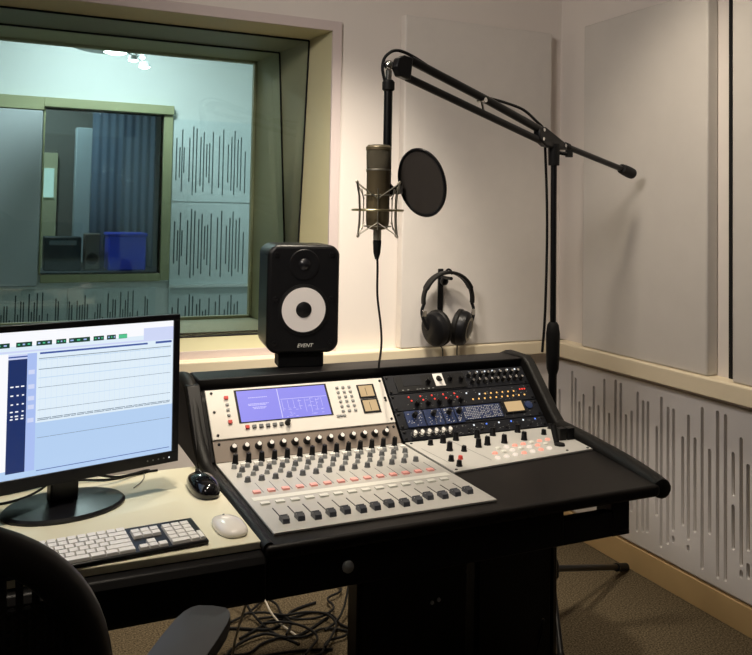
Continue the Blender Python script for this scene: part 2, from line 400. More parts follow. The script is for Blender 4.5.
# deck under the mixer and to its right
obj('deck', MB().prism([(-1.882,-1.542),(-.86,-1.542),(-.838,-1.52),(-.775,-1.02),(-.765,-.72),(-1.882,-.72)], 'z', .722, .7515), M['brown'], dk_, bevel=.009, seg=4)
tag(obj('cream_worktop', MB().box((-3.3,-1.505,.735),(-1.882,-.97,.7515)), M['white_top'], dk_, bevel=.002), 'cream laminate worktop')
obj('left_fascia', MB().prism([(-1.53,.64),(-1.48,.64),(-1.48,.734),(-1.53,.734),(-1.54,.72),(-1.54,.65)], 'x', -3.3, -1.881), M['bk'], dk_, bevel=.004)
obj('front_fascia', MB().box((-1.878,-1.53,.64),(-1.145,-1.40,.7215)).box((-1.146,-1.53,.64),(-1.0,-1.50,.700)), M['bk'], dk_, bevel=.003)
obj('support_block', MB().box((-1.0,-1.53,.65),(-.945,-1.47,.7215)), M['bk'], dk_, bevel=.003)
obj('tray', MB().box((-1.0,-1.53,.640),(-.945,-1.47,.652)), M['bk'], dk_, bevel=.002)
tag(obj('drawer_knob', MB().lathe([(.006,0),(.006,.006),(.013,.012),(.012,.018),(.001,.021)], T((-1.707,-1.53,.687)) @ RX(PI/2), 16), M['greyl'], dk_), 'small grey round knob')
# bridge housing: a sloped box behind the panels
prof = [(-.985,.752),(-.83,.918),(-.835,.945),(-.70,.945),(-.66,.92),(-.66,.752)]
obj('bridge_housing', MB().prism([(-.97,.7525),(-.815,.913),(-.828,.945),(-.72,.947),(-.66,.925),(-.66,.7525)], 'x', -1.868, -.755), M['bk'], dk_, bevel=.004)
# padded bolsters on both sides
def bolster(pts, rs): return MB().tube(pts, rs, n=14)
lp = smooth_path([(-1.888,-.69,.925),(-1.888,-.76,.935),(-1.888,-.82,.922),(-1.888,-.87,.882),(-1.888,-.93,.822),(-1.886,-.985,.775),(-1.882,-1.05,.752),(-1.876,-1.2,.748),(-1.874,-1.38,.747),(-1.874,-1.53,.744)], 4)
obj('side_bolster', bolster(lp, [.020 if i < 20 else max(.0125, .020-.0012*(i-20)) for i in range(len(lp))]), M['vinyl'], dk_)
rp = smooth_path([(-.760,-.955,.775),(-.763,-1.00,.765),(-.768,-1.07,.760),(-.784,-1.2,.755),(-.812,-1.38,.748),(-.834,-1.49,.742),(-.842,-1.525,.739),(-.845,-1.540,.738)], 4)
obj('side_bolster', bolster(rp, [.016,.017]+[min(.026, .018+.0006*i) for i in range(len(rp)-5)]+[.025,.019,.010]), M['vinyl'], dk_)
obj('bridge_side', MB().prism([(-1.03,.7525),(-1.03,.768),(-.990,.800),(-.855,.938),(-.83,.953),(-.72,.955),(-.66,.93),(-.66,.7525)], 'x', -.782, -.745), M['vinyl'], dk_, bevel=.008, seg=3)
obj('bridge_side', MB().prism([(-1.02,.7525),(-.985,.79),(-.845,.935),(-.70,.935),(-.66,.91),(-.66,.7525)], 'x', -1.905, -1.866), M['bk'], dk_, bevel=.004)
# pedestals
def tower(x0, x1, y0, label, dots):
    t = thing('equipment_tower', label, 'equipment cabinet', ((x0+x1)/2, y0+.1, 0))
    obj('cabinet_body', MB().box((x0,y0,.0),(x1,y0+.07,.44)), M['bk'], t, bevel=.006)
    obj('front_cover', MB().box((x0+.008,y0-.008,.01),(x1-.008,y0-.0005,.43)), M['bk'], t, bevel=.003)
    for x, z in dots: tag(obj('indicator', MB().lathe([(.006,0),(.006,.003),(.001,.004)], T((x,y0-.008,z)) @ RX(PI/2), 12), M['greyl'], t), 'small pale indicator')
    return t
tower(-1.466,-1.117,-1.05,'black equipment tower under the desk with two pale indicator dots',((-1.239,.322),(-1.217,.326)))
t = tower(-1.090,-.820,-1.05,'plain black equipment tower under the right end of the desk',())
tag(obj('edge_strip', MB().box((-.819,-1.06,0),(-.806,-1.035,.44)), M['shiny'], t, bevel=.002), 'glossy black edge strip')
obj('leg', MB().box((-1.25,-.82,0),(-1.20,-.77,.722)), M['bk'], dk_)
obj('leg', MB().box((-1.02,-.80,0),(-.96,-.74,.722)), M['bk'], dk_)
obj('leg', MB().box((-3.1,-1.45,0),(-3.04,-1.39,.64)), M['bk'], dk_)
obj('leg', MB().box((-3.1,-1.06,0),(-3.04,-1.0,.735)), M['bk'], dk_)
obj('back_panel', MB().box((-3.2,-1.0,.60),(-1.9,-.98,.733)), M['bk'], dk_)

# ------------------------------------------------------------------ mixing console
BOz = Vector((0,-.985,.755)); ang = math.atan2(.163,.155)
def slope(u, v, n=0): return T((u, BOz.y, BOz.z)) @ RX(ang) @ T((0, v, n))      # local z = outward normal
DZ = .7575
mx = thing('mixing_console', 'silver mixing console with blue screen and a row of faders, on the desk', 'mixing console', (-1.58,-1.2,.752))
obj('fader_panel', MB().box((-1.852,-1.49,.7518),(-1.308,-.988,DZ)), M['silver'], mx, bevel=.0012)
obj('encoder_strip', MB().box((-1.852,0,.0),(-1.308,.063,.005)), M['enc'], mx, bevel=.001, world=slope(0,0))
obj('meter_panel', MB().box((-1.852,.064,.0),(-1.308,.216,.009)), M['meterp'], mx, bevel=.0015, world=slope(0,0))
# display with bezel and picture lines
bz = obj('display_bezel', MB().box((-1.772,.106,.009),(-1.494,.209,.0105)), M['gloss'], mx, world=slope(0,0))
lc = MB().quad((-1.766,.108),(-1.500,.205),.0108)
lc.mat(1)
lc.quad((-1.648,.110),(-1.6455,.203),.0110)
for u0, v0, w_ in ((-1.735,.180,.055),(-1.738,.160,.060),(-1.738,.156,.052),(-1.727,.149,.040),(-1.724,.145,.034)):
    x = u0
    while x < u0+w_:
        k = random.uniform(.003,.008); lc.quad((x,v0),(min(x+k,u0+w_),v0+.0022),.0110); x += k+.0012
lc.quad((-1.642,.168),(-1.503,.1694),.0110)
for i in range(30):
    u = random.uniform(-1.64,-1.51); v = random.uniform(.112,.165); lc.quad((u,v),(u+random.uniform(.002,.012),v+.0012),.0110)
for i in range(8):
    u = -1.64+i*.017; lc.quad((u,.130+.01*math.sin(i)),(u+.001,.165),.0110)
tag(obj('display', lc, [M['lcd'], M['lcdl']], bz, world=slope(0,0)), 'glowing violet blue screen with pale lines')
# two lit level meters
for v0, v1 in ((.150,.196),(.101,.147)):
    mt = obj('level_meter', MB().box((-1.399,v0,.009),(-1.343,v1,.012)), M['plastic'], mx, bevel=.001, world=slope(0,0))
    tag(obj('meter_face', MB().box((-1.394,v0+.005,.012),(-1.350,v1-.005,.0125)), M['vu'], mt, world=slope(0,0)), 'warm lit dial face')
    obj('needle', MB().box((-1.3745,v0+.008,.0125),(-1.3735,v1-.012,.0132)), M['plastic'], mt, world=slope(0,0))
# keypad, soft keys, screws
key = make(MB().box((-.0042,-.0028,0),(.0042,.0028,.0035)), 'button', M['greyl'])
keyr = make(MB().box((-.0055,-.0045,0),(.0055,.0045,.005)), 'button', M['red'])
keyg = make(MB().box((-.0055,-.0040,0),(.0055,.0040,.005)), 'button', M['grey'])
for c_ in range(3):
    for r_ in range(6): inst('button', key, mx, slope(-1.462+c_*.0195,.192-r_*.0155,.009))
for c_ in range(3): inst('button', key, mx, slope(-1.482+c_*.010,.100,.009))
for i in range(6): inst('button', keyr if i == 0 else keyg, mx, slope(-1.752+i*.0195,.092,.009))
for i, v in enumerate((.187,.166,.150,.133,.112)): inst('button', keyr if i in (0,4) else key, mx, slope(-1.797,v,.009))
def knob_mesh(name, r, h, m, top=None, n=20):
    b_ = MB().lathe([(r*1.12,0),(r*1.12,h*.12),(r,h*.18),(r*.86,h*.92),(r*.78,h)], None, n)
    ms = [m]
    if top is not None:
        b_.mat(1).lathe([(r*.66,h),(r*.62,h*1.03),(.0001,h*1.04)], None, n); ms.append(top)
    else: b_.lathe([(r*.78,h),(.0001,h*1.02)], None, n)
    b_.box((-r*.1,r*.2,h),(r*.1,r*.76,h*1.06))
    return make(b_, name, ms)
kj = knob_mesh('knob', .0075, .014, M['plastic'])
inst('knob', kj, mx, slope(-1.636,.094,.009))
scr = make(MB().lathe([(.004,0),(.004,.0015),(.0025,.0022),(.0001,.0023)], None, 12), 'screw', M['plastic'])
for u in (-1.836,-1.318):
    for v in (.205,.146,.076): inst('screw', scr, mx, slope(u,v,.009))
inst('screw', scr, mx, slope(-1.318,.138,.009))
for u in (-1.836,-1.318,-1.338): inst('screw', scr, mx, slope(u,.052,.005))
enc = knob_mesh('encoder', .0092, .015, M['plastic'], M['capw'])
for i in range(14): inst('encoder', enc, mx, slope(-1.799+i*.0346,.036,.005))
tall = knob_mesh('pan_knob', .0078, .026, M['plastic'])
sm_ = knob_mesh('gain_knob', .0076, .012, M['grey']); sl_ = knob_mesh('send_knob', .0068, .010, M['greyl'])
pk = make(MB().box((-.0085,-.0075,0),(.0085,.0075,.0045)), 'mute_button', M['pink'])
wb = make(MB().box((-.0105,-.007,0),(.0105,.007,.004)), 'channel_button', M['wbtn'])
wb2 = make(MB().box((-.0075,-.006,0),(.0075,.006,.006)), 'route_button', M['capw'])
slotm = make(MB().box((-.0011,-.042,0),(.0011,.042,.0008)), 'fader_slot', M['plastic'])
thin = make(MB().box((-.0006,-.036,0),(.0006,.036,.0006)), 'divider_line', M['grey'])
cm = MB().prism([(-.0135,0),(.0135,0),(.0115,.009),(.004,.0125),(0,.0095),(-.004,.0125),(-.0115,.009)], 'x', -.0068, .0068).mat(1).box((-.0069,-.0008,.0092),(.0069,.0008,.0100))
capm = make(cm, 'fader_cap', [M['cap'], M['capw']])
NF = 14; F0 = -1.812; FP = .0357
for i in range(NF):
    x = F0+i*FP
    inst('fader_slot', slotm, mx, T((x,-1.395,DZ)))
    inst('fader_cap', capm, mx, T((x,-1.438+.004*math.sin(i*2.1)+(.012 if i > 9 else 0),DZ)) @ Matrix.Diagonal((1.15,1.1,1.1,1)))
    inst('channel_button', wb, mx, T((x-.008,-1.322,DZ)))
    inst('mute_button', pk, mx, T((x-.004,-1.243,DZ)))
    inst('divider_line', thin, mx, T((x+.012,-1.21,DZ)))
    inst('gain_knob', sm_, mx, T((x-.002,-1.158,DZ)))
    inst('send_knob', sl_, mx, T((x-.011,-1.115,DZ)))
    inst('gain_knob', sm_, mx, T((x+.006,-1.078,DZ)))
    inst('send_knob', sl_, mx, T((x-.006,-1.045,DZ)))
    inst('pan_knob', tall, mx, T((x+.006,-1.010,DZ)) @ RX(.1))
    inst('route_button', wb2, mx, T((x+.023,-1.030,DZ)))
obj('label_strip', MB().box((-1.838,-1.295,DZ),(-1.322,-1.272,DZ+.0006)), M['wbtn'], mx)

# ------------------------------------------------------------------ rack gear right of the mixer
RX0, RX1 = -1.300, -.790
scm = make(MB().lathe([(.0045,0),(.0045,.002),(.0001,.003)], None, 10), 'screw', M['bk2'])
smallk = knob_mesh('knob', .0075, .016, M['plastic'])
chk = knob_mesh('knob', .0062, .016, M['plastic'], M['chrome'])
silk = knob_mesh('knob', .0088, .016, M['chrome'], M['capw'])
def led(m, r=.0028): return make(MB().lathe([(r,0),(r,.001),(r*.6,.0025),(.0001,.003)], None, 10), 'indicator_light', m)
L_r, L_o, L_w, L_b = led(M['ledred']), led(M['ledor']), led(M['ledw']), led(M['ledb'])
def rack(name, v0, v1, label, cat, mt='rackdk'):
    t = thing(name, label, cat, tuple(slope((RX0+RX1)/2, v0, -.001).translation))
    obj('faceplate', MB().box((RX0,v0,0),(RX1,v1,.006)), M[mt], t, bevel=.001, world=slope(0,0))
    mk = MB(); rk = random.Random(int(v0*1000))
    for k in range(70):
        u = rk.uniform(RX0+.05, RX1-.02); v = rk.uniform(v0+.004, v1-.005); mk.box((u,v,.006),(u+rk.uniform(.001,.005),v+.0011,.0062))
    obj('printed_marks', mk, M['greyl'], t, world=slope(0,0))
    for u in (RX0+.010, RX1-.010):
        for v in (v0+.008, v1-.008): inst('screw', scm, t, slope(u,v,.006))
    return t
a_ = rack('preamplifier', .157, .222, 'top black rack unit of the bridge with a pale switch plate', 'audio rack unit')
obj('inset_panel', MB().box((-1.268,.161,.006),(-1.020,.216,.0085)), M['plastic'], a_, bevel=.001, world=slope(0,0))
obj('nameplate', MB().box((-1.243,.180,.0085),(-1.178,.213,.0092)), M['rackdk'], a_, world=slope(0,0))
sw = obj('switch_plate', MB().box((-1.132,.172,.0085),(-1.098,.216,.0095)), M['capw'], a_, world=slope(0,0))
obj('switch_lever', MB().cyl((-1.115,.197,.0095),(-1.113,.186,.020),.005,.003,12).lathe([(.009,0),(.009,.003),(.0001,.0035)], T((-1.115,.197,.0095)), 16), M['plastic'], sw, world=slope(0,0))
for u, v in ((-1.155,.190),(-1.075,.195),(-1.038,.190)): inst('knob', smallk, a_, slope(u,v,.0085))
for u in (-1.25,-1.232,-1.20,-1.19,-1.178,-1.16,-1.145): obj('indicator_mark', MB().box((u-.003,.1655,.0085),(u+.003,.168,.0089)), M['greyl'], a_, world=slope(0,0))
for i in range(9):
    inst('knob', chk, a_, slope(-1.005+i*.0232,.201,.006)); inst('knob', chk, a_, slope(-1.000+i*.0232,.177,.006))
for i in range(7): inst('indicator_light', L_w, a_, slope(-.995+i*.029,.213,.006))
b2 = rack('compressor', .099, .155, 'second black rack unit with rows of amber and red lights', 'audio rack unit')
for i in range(5):
    inst('knob', smallk, b2, slope(-1.218+i*.038,.118,.006)); inst('indicator_light', L_r, b2, slope(-1.238+i*.040,.143,.006))
    inst('indicator_light', L_r, b2, slope(-1.232+i*.040,.130,.006))
inst('indicator_light', L_w, b2, slope(-1.035,.140,.006))
for i in range(10): inst('indicator_light', L_o, b2, slope(-1.020+i*.0215,.117,.006))
for i in range(7): inst('indicator_light', L_o if i else L_w, b2, slope(-.990+i*.0215,.133,.006))
for i in range(3): inst('indicator_light', L_r, b2, slope(-.835+i*.009,.138,.006))
b3 = rack('module_rack', .040, .097, 'third rack unit with blue modules and a small lit meter', 'audio rack unit')
for i, (u, w_) in enumerate(((-1.272,.060),(-1.208,.060),(-1.144,.038),(-1.102,.024))):
    q = obj('module', MB().box((u,.042,.006),(u+w_,.095,.010)), M['blue'], b3, bevel=.001, world=slope(0,0)); q['label'] = 'blue module with small white markings'
    mk = MB()
    for k in range(26):
        x = u+random.uniform(.003,w_-.006); v = random.uniform(.045,.091); mk.box((x,v,.010),(x+random.uniform(.0015,.004),v+.0014,.0103))
    obj('markings', mk, M['wbtn'], q, world=slope(0,0))
    inst('knob', smallk, b3, slope(u+w_*.5,.078,.010))
q = obj('module', MB().box((-1.075,.048,.006),(-.936,.095,.009)), M['blue'], b3, bevel=.001, world=slope(0,0)); q['label'] = 'wide blue speckled module'
mk = MB()
for i in range(22):
    for j in range(8):
        if random.random() < .8: x = -1.072+i*.0061; v = .0505+j*.0054; mk.box((x,v,.009),(x+.0026,v+.0018,.0094))
obj('markings', mk, M['wbtn'], q, world=slope(0,0))
q = obj('level_meter', MB().box((-.925,.056,.006),(-.848,.099,.010)), M['plastic'], b3, bevel=.001, world=slope(0,0))
obj('meter_face', MB().box((-.917,.061,.010),(-.853,.095,.0105)), M['vu'], q, world=slope(0,0))
obj('dial', MB().lathe([(.014,0),(.013,.004),(.0001,.005)], T((-.829,.079,.006)), 24), M['blue'], b3, world=slope(0,0))
b4 = rack('output_unit', .002, .038, 'lowest rack unit with a row of silver capped knobs', 'audio rack unit')
for i in range(6): inst('knob', silk, b4, slope(-1.262+i*.0235,.020,.006))
for i in range(12): inst('indicator_light' , L_w if i % 4 == 1 else L_b if i % 4 == 3 else scm, b4, slope(-1.075+i*.0225,.014+.016*(i % 2),.006))
# monitor controller lying on the deck
mc = thing('monitor_controller', 'pale control panel with black knobs and lit keys right of the mixer', 'control panel', (-1.05,-1.12,.752))
m = MB().prism([(-1.298,-.990),(-.785,-.990),(-.818,-1.235),(-1.298,-1.275)], 'z', .7518, DZ)
obj('panel', m, M['silver'], mc, bevel=.001)
bigk = knob_mesh('knob', .0086, .024, M['plastic']); midk = knob_mesh('knob', .0078, .015, M['plastic']); redk = knob_mesh('knob', .0068, .009, M['red'])
for x, y in ((-1.194,-1.03),(-1.145,-1.02),(-1.215,-1.105),(-1.072,-1.02),(-1.014,-1.015),(-.921,-1.01),(-1.12,-1.105),(-1.084,-1.095),(-1.026,-1.095),(-.952,-1.089)): inst('knob', bigk, mc, T((x,y,DZ)))
for x, y in ((-1.239,-1.036),(-1.26,-1.192),(-1.262,-1.238),(-1.18,-1.125),(-.80,-1.01),(-.86,-1.06)): inst('knob', midk, mc, T((x,y,DZ)))
inst('knob', redk, mc, T((-1.227,-1.185,DZ)))
bk_ = make(MB().box((-.011,-.011,0),(.011,.011,.034)), 'talkback_block', M['plastic'])
for x, y in ((-.846,-1.125),(-.818,-1.128)): inst('talkback_block', bk_, mc, T((x,y,DZ)))
obj('control_stick', MB().cyl((-.890,-1.165,DZ),(-.886,-1.140,DZ+.050),.008,.0095,14), M['rubber'], mc)
obj('stick_boot', MB().lathe([(.016,0),(.014,.006),(.0001,.010)], T((-.888,-1.175,DZ)), 16), M['rubber'], mc)
kw = make(MB().lathe([(.0068,0),(.0068,.003),(.0048,.0055),(.0001,.006)], None, 16, 1.25), 'lit_key', M['lit'])
kr = make(MB().lathe([(.0068,0),(.0068,.003),(.0048,.0055),(.0001,.006)], None, 16, 1.25), 'lit_key', M['litred'])
kg = make(MB().lathe([(.0068,0),(.0068,.003),(.0048,.0055),(.0001,.006)], None, 16, 1.25), 'lit_key', M['wbtn'])
rows = [(-1.135,-1.218,'wwwrwrw'),(-1.118,-1.178,'rgwgwrg'),(-1.085,-1.142,'gwrrgrr')]
for x0, y0, s_ in rows:
    for i, c_ in enumerate(s_): inst('lit_key', {'w':kw,'r':kr,'g':kg}[c_], mc, T((x0+i*.032+.006,y0+i*.0045,DZ)))
obj('groove', MB().add([(-1.165,-1.01,DZ+.0003),(-1.163,-1.01,DZ+.0003),(-1.152,-1.225,DZ+.0003),(-1.154,-1.225,DZ+.0003)], [(0,1,2,3)]), M['grey'], mc)
obj('groove', MB().add([(-1.282,-1.06,DZ+.0003),(-1.280,-1.06,DZ+.0003),(-1.272,-1.20,DZ+.0003),(-1.274,-1.20,DZ+.0003)], [(0,1,2,3)]), M['grey'], mc)
for x, y in ((-1.285,-1.005),(-1.285,-1.262),(-.797,-1.005),(-.828,-1.226),(-.90,-1.225)): inst('screw', scr, mc, T((x,y,DZ)))

# ------------------------------------------------------------------ loudspeaker
SP = T((-1.538,-.765,.945)) @ RZ(rad(-9))
sp = thing('studio_loudspeaker', 'black studio loudspeaker with white cone on the desk bridge', 'loudspeaker', (-1.538,-.765,.945)); 
foot = obj('foot_pad', MB().box((-.07,.02,.001),(.07,.10,.046)), M['rubber'], sp, bevel=.004, world=SP)
c0 = .046
outl = lambda w, h, c: [(-w+c,c0),(w-c,c0),(w,c0+c),(w,c0+h-c),(w-c,c0+h),(-w+c,c0+h),(-w,c0+h-c),(-w,c0+c)]
obj('cabinet', MB().prism(outl(.112,.330,.022), 'y', 0, .20), M['plastic'], sp, bevel=.012, seg=4, world=SP)
F_ = lambda x, z: SP @ T((x,-.001,z)) @ RX(PI/2)      # local z points to the listener
wz = c0+.133; tz = c0+.270
obj('woofer_surround', MB().lathe([(.078,0),(.077,.003),(.073,.003),(.070,.0045),(.067,.0035),(.062,.001)], F_(0,wz).__class__(F_(0,wz)) if False else None, 48), M['rubber'], sp, world=F_(0,wz))
tag(obj('woofer_cone', MB().lathe([(.0675,.0042),(.060,.0030),(.044,.0010),(.024,.0003),(.020,.0)], None, 48), M['cone'], sp, world=F_(0,wz)), 'white cone')
obj('dust_cap', MB().lathe([(.0255,.0008),(.0235,.006),(.014,.0105),(.0001,.012)], None, 32), M['plastic'], sp, world=F_(0,wz))
obj('tweeter_guide', MB().lathe([(.047,.0002),(.045,.002),(.038,.0028),(.026,.0010),(.018,.0005)], None, 40), M['plastic'], sp, world=F_(0,tz))
obj('tweeter_dome', MB().lathe([(.0185,.001),(.014,.006),(.0001,.0095)], None, 28), M['gloss'], sp, world=F_(0,tz))
bolt = make(MB().lathe([(.0085,0),(.0085,.0022),(.005,.003),(.0045,.0018),(.0001,.0018)], None, 16), 'bolt', M['bk2'])
for x in (-.086,.086):
    for z in (.032,.165,.30): inst('bolt', bolt, sp, F_(x,c0+z))
def text(body, size, m, parent, world, name='lettering', ext=.0004, shear=0):
    cu = bpy.data.curves.new('txt', 'FONT'); cu.body = body; cu.size = size; cu.extrude = ext; cu.shear = shear; cu.align_x = 'CENTER'; cu.align_y = 'CENTER'
    tmp = bpy.data.objects.new('tmp', cu); C.objects.link(tmp)
    dg = bpy.context.evaluated_depsgraph_get(); me = bpy.data.meshes.new_from_object(tmp.evaluated_get(dg))
    bpy.data.objects.remove(tmp); me.materials.clear(); me.materials.append(m)
    return link(name, me, parent, world)
tag(text('EVENT', .016, M['wbtn'], sp, F_(.006,c0+.024), 'badge', shear=.3), 'small silver badge lettering')

# ------------------------------------------------------------------ monitor, keyboard, mice
MO = T((-2.235,-1.162,.7515)) @ RZ(rad(15))
mo = thing('computer_monitor', 'black widescreen computer monitor showing a recording session, on the cream worktop', 'monitor', (-2.235,-1.162,.7515), rad(15))
obj('monitor_base', MB().lathe([(.134,0),(.134,.005),(.128,.010),(.05,.017),(.0001,.018)], None, 56, 1, .74), M['gloss'], mo, world=MO)
obj('neck', MB().box((-.031,.000,.012),(.031,.030,.20)), M['gloss'], mo, bevel=.004, world=MO)
TL = MO @ T((0,-.030,0)) @ RX(rad(-1.5))
z0, z1 = .066, .416
cs = obj('casing', MB().prism([(0,z0),(.018,z0),(.045,z0+.06),(.045,z1-.06),(.018,z1),(0,z1)], 'x', -.256, .256), M['gloss'], mo, bevel=.003, world=TL)
fr = MB()
for a, c_ in (((-.256,z0),(.256,z0+.026)),((-.256,z1-.014),(.256,z1)),((-.256,z0+.026),(-.240,z1-.014)),((.240,z0+.026),(.256,z1-.014))): fr.box((a[0],-.006,a[1]),(c_[0],0,c_[1]))
obj('bezel', fr, M['gloss'], mo, bevel=.001, world=TL)
sx0, sx1, sz0, sz1 = -.240, .240, z0+.026, z1-.014
SM = [glow('s_paper', (.78,.90,1.0), .95), glow('s_blue', (.48,.66,.93), .95), glow('s_navy', (.012,.03,.13), 1), glow('s_lilac', (.40,.52,.88), 1), glow('s_header', (.62,.68,.92), 1), glow('s_stripe', (.05,.10,.36), 1), glow('s_line', (.16,.22,.30), 1), glow('s_white', (.95,.96,1), 1), glow('s_button', (.01,.05,.03), 1), glow('s_green', (.08,.55,.28), 1), glow('s_faint', (.52,.68,.86), 1)]
s = MB(); y = [0.0]
def R_(k, x0, za, x1, zb, lay=1):
    s.mat(k).add([(x0,-lay*.00012,za),(x1,-lay*.00012,za),(x1,-lay*.00012,zb),(x0,-lay*.00012,zb)], [(0,1,2,3)])
Z = lambda t: sz0+(sz1-sz0)*t              # t 0 bottom .. 1 top
R_(0, sx0, sz0, sx1, sz1, 1)
R_(1, sx0, Z(0), sx1, Z(.36), 2)
R_(7, sx0, Z(.90), sx1, Z(1), 2)
R_(4, .165, Z(.865), sx1, Z(.955), 3)
R_(4, sx0, Z(.855), sx1, Z(.868), 3)
R_(7, sx0, Z(.06), -.137, Z(.85), 3)
R_(2, -.137, Z(.04), -.098, Z(.81), 3); R_(4, -.137, Z(.81), -.098, Z(.845), 3)
R_(3, -.098, Z(.04), -.078, Z(.845), 3)
R_(5, -.072, Z(.832), .175, Z(.845), 4); R_(5, .195, Z(.832), .236, Z(.848), 4)
for i, (x, w_) in enumerate(((-.175,.04),(-.122,.033),(-.08,.033),(-.038,.022),(-.010,.047),(.045,.024),(.076,.021),(.104,.020))):
    R_(8, x, Z(.893), x+w_, Z(.926), 4)
    for k in range(3): R_(9 if (i+k) % 2 else 3, x+.003+k*w_/3.2, Z(.905), x+.003+k*w_/3.2+w_*.15, Z(.915), 5)
R_(9, .104, Z(.895), .124, Z(.923), 6)
for t, k, dash in ((.80,6,0),(.79,10,1),(.725,6,0),(.665,10,0),(.60,6,2),(.52,10,2),(.445,6,2),(.385,6,1),(.375,6,1),(.255,6,2),(.03,5,0)):
    x = -.074
    while x < .234:
        l_ = random.uniform(.01,.03) if dash else .31
        R_(k, x, Z(t), min(x+l_, .234), Z(t+(.005 if dash != 2 else .003)), 5); x += l_+(.002 if dash == 1 else .0006)
for i in range(26): R_(10, -.07+i*.0119, Z(.38), -.0697+i*.0119, Z(.80), 3)
for t in (.62,.56,.50,.45,.42,.40):
    for k in range(3): R_(7, -.132+k*.011+random.uniform(0,.003), Z(t), -.125+k*.011, Z(t+.009), 6)
R_(5, -.137, Z(.822), -.098, Z(.832), 6)
for t in (.70,.60,.52,.46,.37): R_(4, -.095, Z(t), -.082, Z(t+.03), 6)
for t in range(14): R_(4, sx0+.01, Z(.12+t*.05), sx0+.08, Z(.123+t*.05), 6)
tag(obj('screen', s, SM, mo, world=TL @ T((0,-.0012,0)), ang=1), 'lit screen with toolbars and track lines')
for i in range(5): obj('panel_button', MB().lathe([(.0018,0),(.0018,.001),(.0001,.0012)], None, 8), M['ledw'] if i == 4 else M['greyl'], mo, world=TL @ T((.178+i*.0135,-.006,z0+.013)) @ RX(PI/2))
# keyboard
kb = thing('computer_keyboard', 'white keyed computer keyboard with dark base on the cream worktop', 'keyboard', (-2.205,-1.437,.7515), rad(0))
KB = T((-2.4137,-1.5185,.7515)) @ RZ(rad(4.5)) @ RX(rad(2))
KW, KD = .430, .124
obj('keyboard_base', MB().box((0,0,.001),(KW,KD,.010)), M['plastic'], kb, bevel=.003, world=KB)
pit = .0188; kcache = {}
def kkey(x, yy, w=1, h=1):
    kk = (round(w,2), h)
    if kk not in kcache:
        a, b_ = w*pit/2-.0006, h*pit/2-.0006
        m_ = MB().add([(-a,-b_,0),(a,-b_,0),(a,b_,0),(-a,b_,0),(-a+.0012,-b_+.0016,.006),(a-.0012,-b_+.0016,.006),(a-.0012,b_-.0012,.006),(-a+.0012,b_-.0012,.006)], [(3,2,1,0),(4,5,6,7),(0,1,5,4),(1,2,6,5),(2,3,7,6),(3,0,4,7)])
        kcache[kk] = make(m_, 'key', M['keyw'])
    inst('key', kcache[kk], kb, KB @ T((.006+(x+w/2)*pit, .006+(yy+h/2)*pit, .0095)))
layout = [[1.5,1.25,1.5,6.25,1.5,1.25,1.75],[2.25]+[1]*10+[2.75],[1.75]+[1]*11+[2.25],[1.5]+[1]*12+[1.5],[1]*13+[2],[1]*15]
for r_, ws in enumerate(layout):
    x = 0
    for w_ in ws: kkey(x, r_, w_); x += w_
for i in range(3): kkey(15.35+i, 4); kkey(15.35+i, 3); kkey(15.35+i, 0)
kkey(16.35, 1)
for c_ in range(3):
    for r_ in range(2, 5): kkey(18.7+c_, r_)
kkey(18.7,0,2); kkey(20.7,0,1); kkey(21.2+.5,0,.6,2)
for c_ in range(3): kkey(18.7+c_, 1)
# mice
def mouse(name, loc, rz, L, Wd, H, m, label, cat):
    t = thing(name, label, cat, loc, rz); Mx = T(loc) @ RZ(rz)
    b_ = MB(); n = 24; rings = []
    prof = [(.96,0),(1.0,.22),(.97,.45),(.89,.66),(.72,.83),(.45,.95),(.2,.99),(.001,1)]
    for r, h in prof:
        for i in range(n):
            a = 2*PI*i/n; ca, sa = math.cos(a), math.sin(a)
            ex = abs(ca)**.8*(1 if ca >= 0 else -1); ey = abs(sa)**.8*(1 if sa >= 0 else -1)
            yy = ey*L/2*r; zz = .001+h*H*(1-.28*max(0,yy/(L/2))-.12*max(0,-yy/(L/2)))
            b_.v.append(Vector((ex*Wd/2*r*(1-.06*yy/(L/2)), yy, zz)))
    for j in range(len(prof)-1):
        for i in range(n): b_.f.append([j*n+i, j*n+(i+1)%n, (j+1)*n+(i+1)%n, (j+1)*n+i]); b_.mi.append(0)
    obj('shell', b_, m, t, world=Mx, ang=60)
    return t, Mx
t, Mx = mouse('computer_mouse', (-1.927,-1.415,.7515), rad(5), .122, .062, .020, M['mousew'], 'white computer mouse beside the keyboard', 'mouse')
obj('scroll_ball', MB().sphere((0,.034,.0165),.003,10,6), M['greyl'], t, world=Mx)
t, Mx = mouse('computer_mouse', (-1.926,-1.160,.7515), rad(3), .155, .064, .040, M['shiny'], 'glossy black computer mouse beside the padded console end', 'mouse')
obj('scroll_wheel', MB().cyl((-.004,.045,.030),(.004,.045,.030),.008,n=14), M['rubber'], t, world=Mx)
obj('button_seam', MB().box((-.0006,.01,.0385),(.0006,.03,.0395)), M['greyl'], t, world=Mx)

